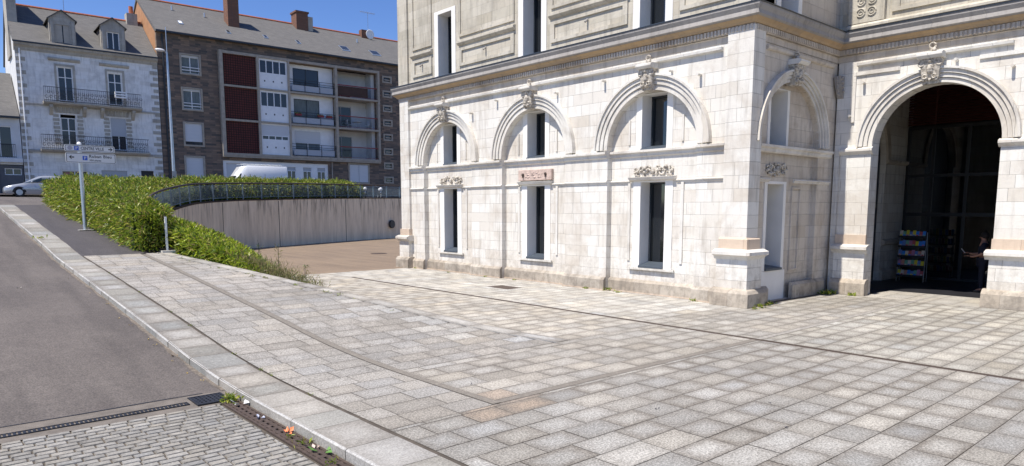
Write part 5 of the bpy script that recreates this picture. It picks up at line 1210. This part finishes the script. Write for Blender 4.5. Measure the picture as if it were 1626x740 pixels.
for s_, d in ((-2.2, 4.0), (.2, 3.6), (13.9, 3.5)): h.mb().tube([(s_, d, rz(d)), (s_, d, rz(d)+.35)], .07, 6).build('roof_vent', M['galv'], h.t)
antenna(16.1, 5.4, 19.2, 2.7, 'tall tv antenna above the right end of the apartment roof')
t = hthing(None, 'satellite_dish', 'white satellite dish beside the small chimney on the apartment roof', 'satellite dish', 16.0, 4.9, 18.95)
b = MB(); vs = [(0, -.02, .45)]; fs = []
for i, r_ in enumerate((.2, .38, .5)):
    for j in range(16): a = 2*math.pi*j/16; vs.append((r_*math.cos(a), -.02-.35*r_*r_, .45+r_*math.sin(a)))
for j in range(16): fs.append((0, 1+j, 1+(j+1) % 16))
for i in range(2):
    for j in range(16): fs.append((1+i*16+j, 17+i*16+j, 17+i*16+(j+1) % 16, 1+i*16+(j+1) % 16))
b.add(vs, fs); o = b.build('dish', M['white'], t, smooth=True); md = o.modifiers.new('t', 'SOLIDIFY'); md.thickness = .02
MB().tube([(0, .0, -.1), (0, .05, .42)], .025, 6).build('mast', M['galv'], t); MB().tube([(0, -.05, .1), (0, -.45, .4)], .012, 5).build('arm', M['galv'], t)

# ------------------------------------------------------------------ vehicles (local: front towards -x, length along x, z up from the wheels)
def car(name, label, cat, loc, rz_, L, W, Hh, paintm, van=False, group=None):
    t = thing(name, label, cat, loc, rz_, group)
    def loft(secs, nm, mat, par=t, smooth=True):
        vs = []; n = 10
        for (x, zlo, zhi, w0, w1) in secs:   # section at x: bottom width w0, top width w1
            vs += [(x, -w0*.94, zlo), (x, -w0, zlo+(zhi-zlo)*.25), (x, -w0*.99, zlo+(zhi-zlo)*.7), (x, -w1, zhi-(zhi-zlo)*.06), (x, -w1*.9, zhi), (x, w1*.9, zhi), (x, w1, zhi-(zhi-zlo)*.06), (x, w0*.99, zlo+(zhi-zlo)*.7), (x, w0, zlo+(zhi-zlo)*.25), (x, w0*.94, zlo)]
        m = len(secs); fs = [(i*n+j, i*n+(j+1) % n, (i+1)*n+(j+1) % n, (i+1)*n+j) for i in range(m-1) for j in range(n)]+[tuple(range(n)), tuple(range(m*n-1, (m-1)*n-1, -1))]
        return MB().add(vs, fs).build(nm, mat, par, smooth=smooth)
    w2 = W/2
    if not van:
        body = loft([(0, .30, .58, w2*.78, w2*.72), (.12, .22, .70, w2*.92, w2*.84), (.5, .20, .80, w2, w2*.9), (1.15, .20, .93, w2, w2*.93), (1.5, .20, .97, w2, w2*.93), (L*.6, .20, .99, w2, w2*.93), (L-.5, .20, 1.0, w2, w2*.92), (L-.1, .26, .96, w2*.96, w2*.88), (L, .34, .85, w2*.9, w2*.84)], 'body', paintm)
        loft([(1.12, .92, .95, w2*.9, w2*.86), (1.95, .95, Hh-.05, w2*.88, w2*.70), (2.35, .96, Hh, w2*.88, w2*.69), (L*.75, .96, Hh-.02, w2*.88, w2*.68), (L-.45, .96, Hh-.12, w2*.87, w2*.66), (L-.14, .94, 1.02, w2*.86, w2*.8)], 'cabin', paintm)
        for q in (-1, 1):
            def gw(p, nm='side_window'):
                y = lambda z: q*(w2*.893-max(0, z-1.24)*.55)
                MB().add([(x, y(z)+q*.012, z) for x, z in p]+[(x, y(z)-q*.02, z) for x, z in p], [(0, 1, 2, 3), (4, 7, 6, 5), (0, 4, 5, 1), (1, 5, 6, 2), (2, 6, 7, 3), (3, 7, 4, 0)]).build(nm, M['carglass'], t)
            gw([(1.50, 1.0), (2.55, 1.0), (2.55, Hh-.12), (2.08, Hh-.14)]); gw([(2.62, 1.0), (3.35, 1.0), (3.28, Hh-.13), (2.62, Hh-.12)]); gw([(3.42, 1.0), (L-.42, 1.02), (L-.62, Hh-.22), (3.36, Hh-.14)])
            MB().ball((.2, q*w2*.68, .62), .13, 6, 8, (1.2, .9, .6)).build('headlight', M['lamp'], t, smooth=True); MB().box(L-.1, L-.02, q*w2*.6-.12, q*w2*.6+.12, .72, .92).build('tail_light', M['redlens'], t)
            MB().ball((1.55, q*(w2+.06), 1.02), .09, 5, 8, (.7, 1, .7)).build('wing_mirror', paintm, t, smooth=True)
            MB().box(1.0, L-.9, q*(w2+.004)-.008, q*(w2+.004)+.008, .50, .58).build('side_moulding', M['galv'], t)
        MB().add([(1.16, -w2*.80, .965), (1.16, w2*.80, .965), (1.93, w2*.64, Hh-.075), (1.93, -w2*.64, Hh-.075), (1.2, -w2*.8, .93), (1.2, w2*.8, .93), (1.97, w2*.64, Hh-.1), (1.97, -w2*.64, Hh-.1)], [(0, 1, 2, 3), (4, 7, 6, 5), (0, 4, 5, 1), (1, 5, 6, 2), (2, 6, 7, 3), (3, 7, 4, 0)]).build('windscreen', M['carglass'], t)
        ax = (.82, L-.85)
    else:
        loft([(0, .35, .8, w2*.8, w2*.76), (.15, .28, 1.05, w2*.95, w2*.88), (.85, .26, 1.25, w2, w2*.92), (1.25, .26, 1.4, w2, w2*.9), (1.75, .26, 2.15, w2, w2*.86), (2.05, .26, Hh-.08, w2, w2*.9), (2.4, .26, Hh, w2, w2*.92), (L-.05, .26, Hh, w2, w2*.92), (L, .3, Hh-.04, w2*.98, w2*.9)], 'body', paintm)
        for q in (-1, 1):
            p = [(1.35, 1.35), (2.25, 1.35), (2.25, 2.0), (1.78, 2.0)]; MB().add([(x, q*(w2+.012-max(0, z-1.7)*.25), z) for x, z in p]+[(x, q*(w2-.06-max(0, z-1.7)*.25), z) for x, z in p], [(0, 1, 2, 3), (4, 7, 6, 5), (0, 4, 5, 1), (1, 5, 6, 2), (2, 6, 7, 3), (3, 7, 4, 0)]).build('side_window', M['carglass'], t)
            MB().ball((.25, q*w2*.75, .9), .16).build('headlight', M['lamp'], t); MB().box(L-.05, L+.02, q*w2*.85-.06, q*w2*.85+.06, .9, 1.4).build('tail_light', M['redlens'], t); MB().box(1.35, 1.45, q*(w2+.1)-.1, q*(w2+.1)+.1, 1.3, 1.6).build('wing_mirror', M['black'], t)
            for x in (2.5, 3.7): MB().box(x-.008, x+.008, q*(w2+.004)-.006, q*(w2+.004)+.006, .4, 2.0).build('door_line', M['dark'], t)
        MB().add([(1.22, -w2*.8, 1.42), (1.22, w2*.8, 1.42), (1.76, w2*.74, 2.12), (1.76, -w2*.74, 2.12), (1.28, -w2*.8, 1.4), (1.28, w2*.8, 1.4), (1.8, w2*.74, 2.08), (1.8, -w2*.74, 2.08)], [(0, 1, 2, 3), (4, 7, 6, 5), (0, 4, 5, 1), (1, 5, 6, 2), (2, 6, 7, 3), (3, 7, 4, 0)]).build('windscreen', M['carglass'], t)
        b = MB()
        for q in (-.6, -.3, .3, .6): b.tube([(2.0, q, Hh+.14), (L-.2, q, Hh+.14)], .025, 6)
        for i in range(8): b.box(2.1+i*(L-2.4)/7-.02, 2.1+i*(L-2.4)/7+.02, -.7, .7, Hh+.10, Hh+.125)
        for x in (2.4, L-.6):
            for q in (-.68, .68): b.box(x-.02, x+.02, q-.02, q+.02, Hh-.03, Hh+.12)
        b.build('roof_rack', M['galv'], t); ax = (.95, L-1.05)
    rr_ = .31 if not van else .34
    for x in ax:
        for q in (-1, 1):
            wv = thing('wheel', '', '', (0, 0, 0)); bpy.data.objects.remove(wv)
            ty = MB().tube([(x, q*(w2-.2), rr_), (x, q*(w2+.005), rr_)], rr_, 20).build('wheel', M['tyre'], t); MB().tube([(x, q*(w2-.1), rr_), (x, q*(w2+.012), rr_)], rr_*.62, 12).build('rim', M['galv'], ty)
            MB().ring(x, rr_, rr_+.0, rr_+.07, min(q*(w2-.1), q*(w2+.006)), max(q*(w2-.1), q*(w2+.006)), 0, math.pi, 14).build('wheel_arch', M['black'], t)
    return t
yc = 59.2
car('parked_car', 'silver estate car parked in front of the white house at the far left', 'car', (5.3, yc-2.0, prof(yc-2)-.115), R(-2.2), 4.5, 1.74, 1.44, M['silver'])
car('parked_car', 'silver car of which only the roof shows above the hedge', 'car', (11.9, 58.8, prof(59)-.115), R(-2.2), 4.3, 1.74, 1.44, M['vanwhite'])
car('parked_van', 'white panel van with a ladder rack on its roof behind the hedge', 'van', (18.9, 57.2, prof(57)-.115), R(-2.2), 5.6, 2.05, 2.66, M['vanwhite'], True)
# motorbikes beside the railing
def bike(loc, rz_, m_, label):
    t = thing('motorbike', label, 'motorbike', loc, rz_, None)
    for x in (-.68, .68):
        wv = MB().torus((x, 0, .31), .26, .055, n=18, m=6).build('wheel', M['tyre'], t); MB().tube([(x, -.02, .31), (x, .02, .31)], .2, 12).build('rim', M['galv'], wv)
    MB().ball((.0, 0, .55), .3, 6, 10, (1.6, .5, .75)).build('engine', M['dark'], t, smooth=True); MB().ball((-.15, 0, .86), .22, 6, 10, (1.4, .65, .7)).build('tank', m_, t, smooth=True)
    MB().ball((.38, 0, .84), .2, 6, 10, (1.9, .6, .4)).build('seat', M['black'], t, smooth=True); MB().tube([(-.68, 0, .31), (-.42, 0, 1.0)], .035, 8).build('fork', M['galv'], t)
    MB().tube([(-.38, -.36, 1.08), (-.45, 0, 1.02), (-.38, .36, 1.08)], .02, 6).build('handlebar', M['dark'], t); MB().ball((-.58, 0, .9), .13, 6, 8, (1, 1.1, 1.2)).build('fairing', M['vanwhite'], t, smooth=True)
    for q in (-.36, .36): MB().ball((-.36, q, 1.2), .06, 5, 6).build('mirror', M['lamp'], t)
for (x, y, r_, m_, lb) in ((28.6, 50.6, 60, M['bikeblue'], 'blue motorbike parked behind the railing, left of the two'), (30.4, 51.4, 70, M['vanwhite'], 'white and grey motorbike parked behind the railing beside the building')):
    bike((x, y, prof(y)-.115), R(r_), m_, lb)
for o in bpy.data.objects:
    if '_off' in o.keys(): del o['_off']
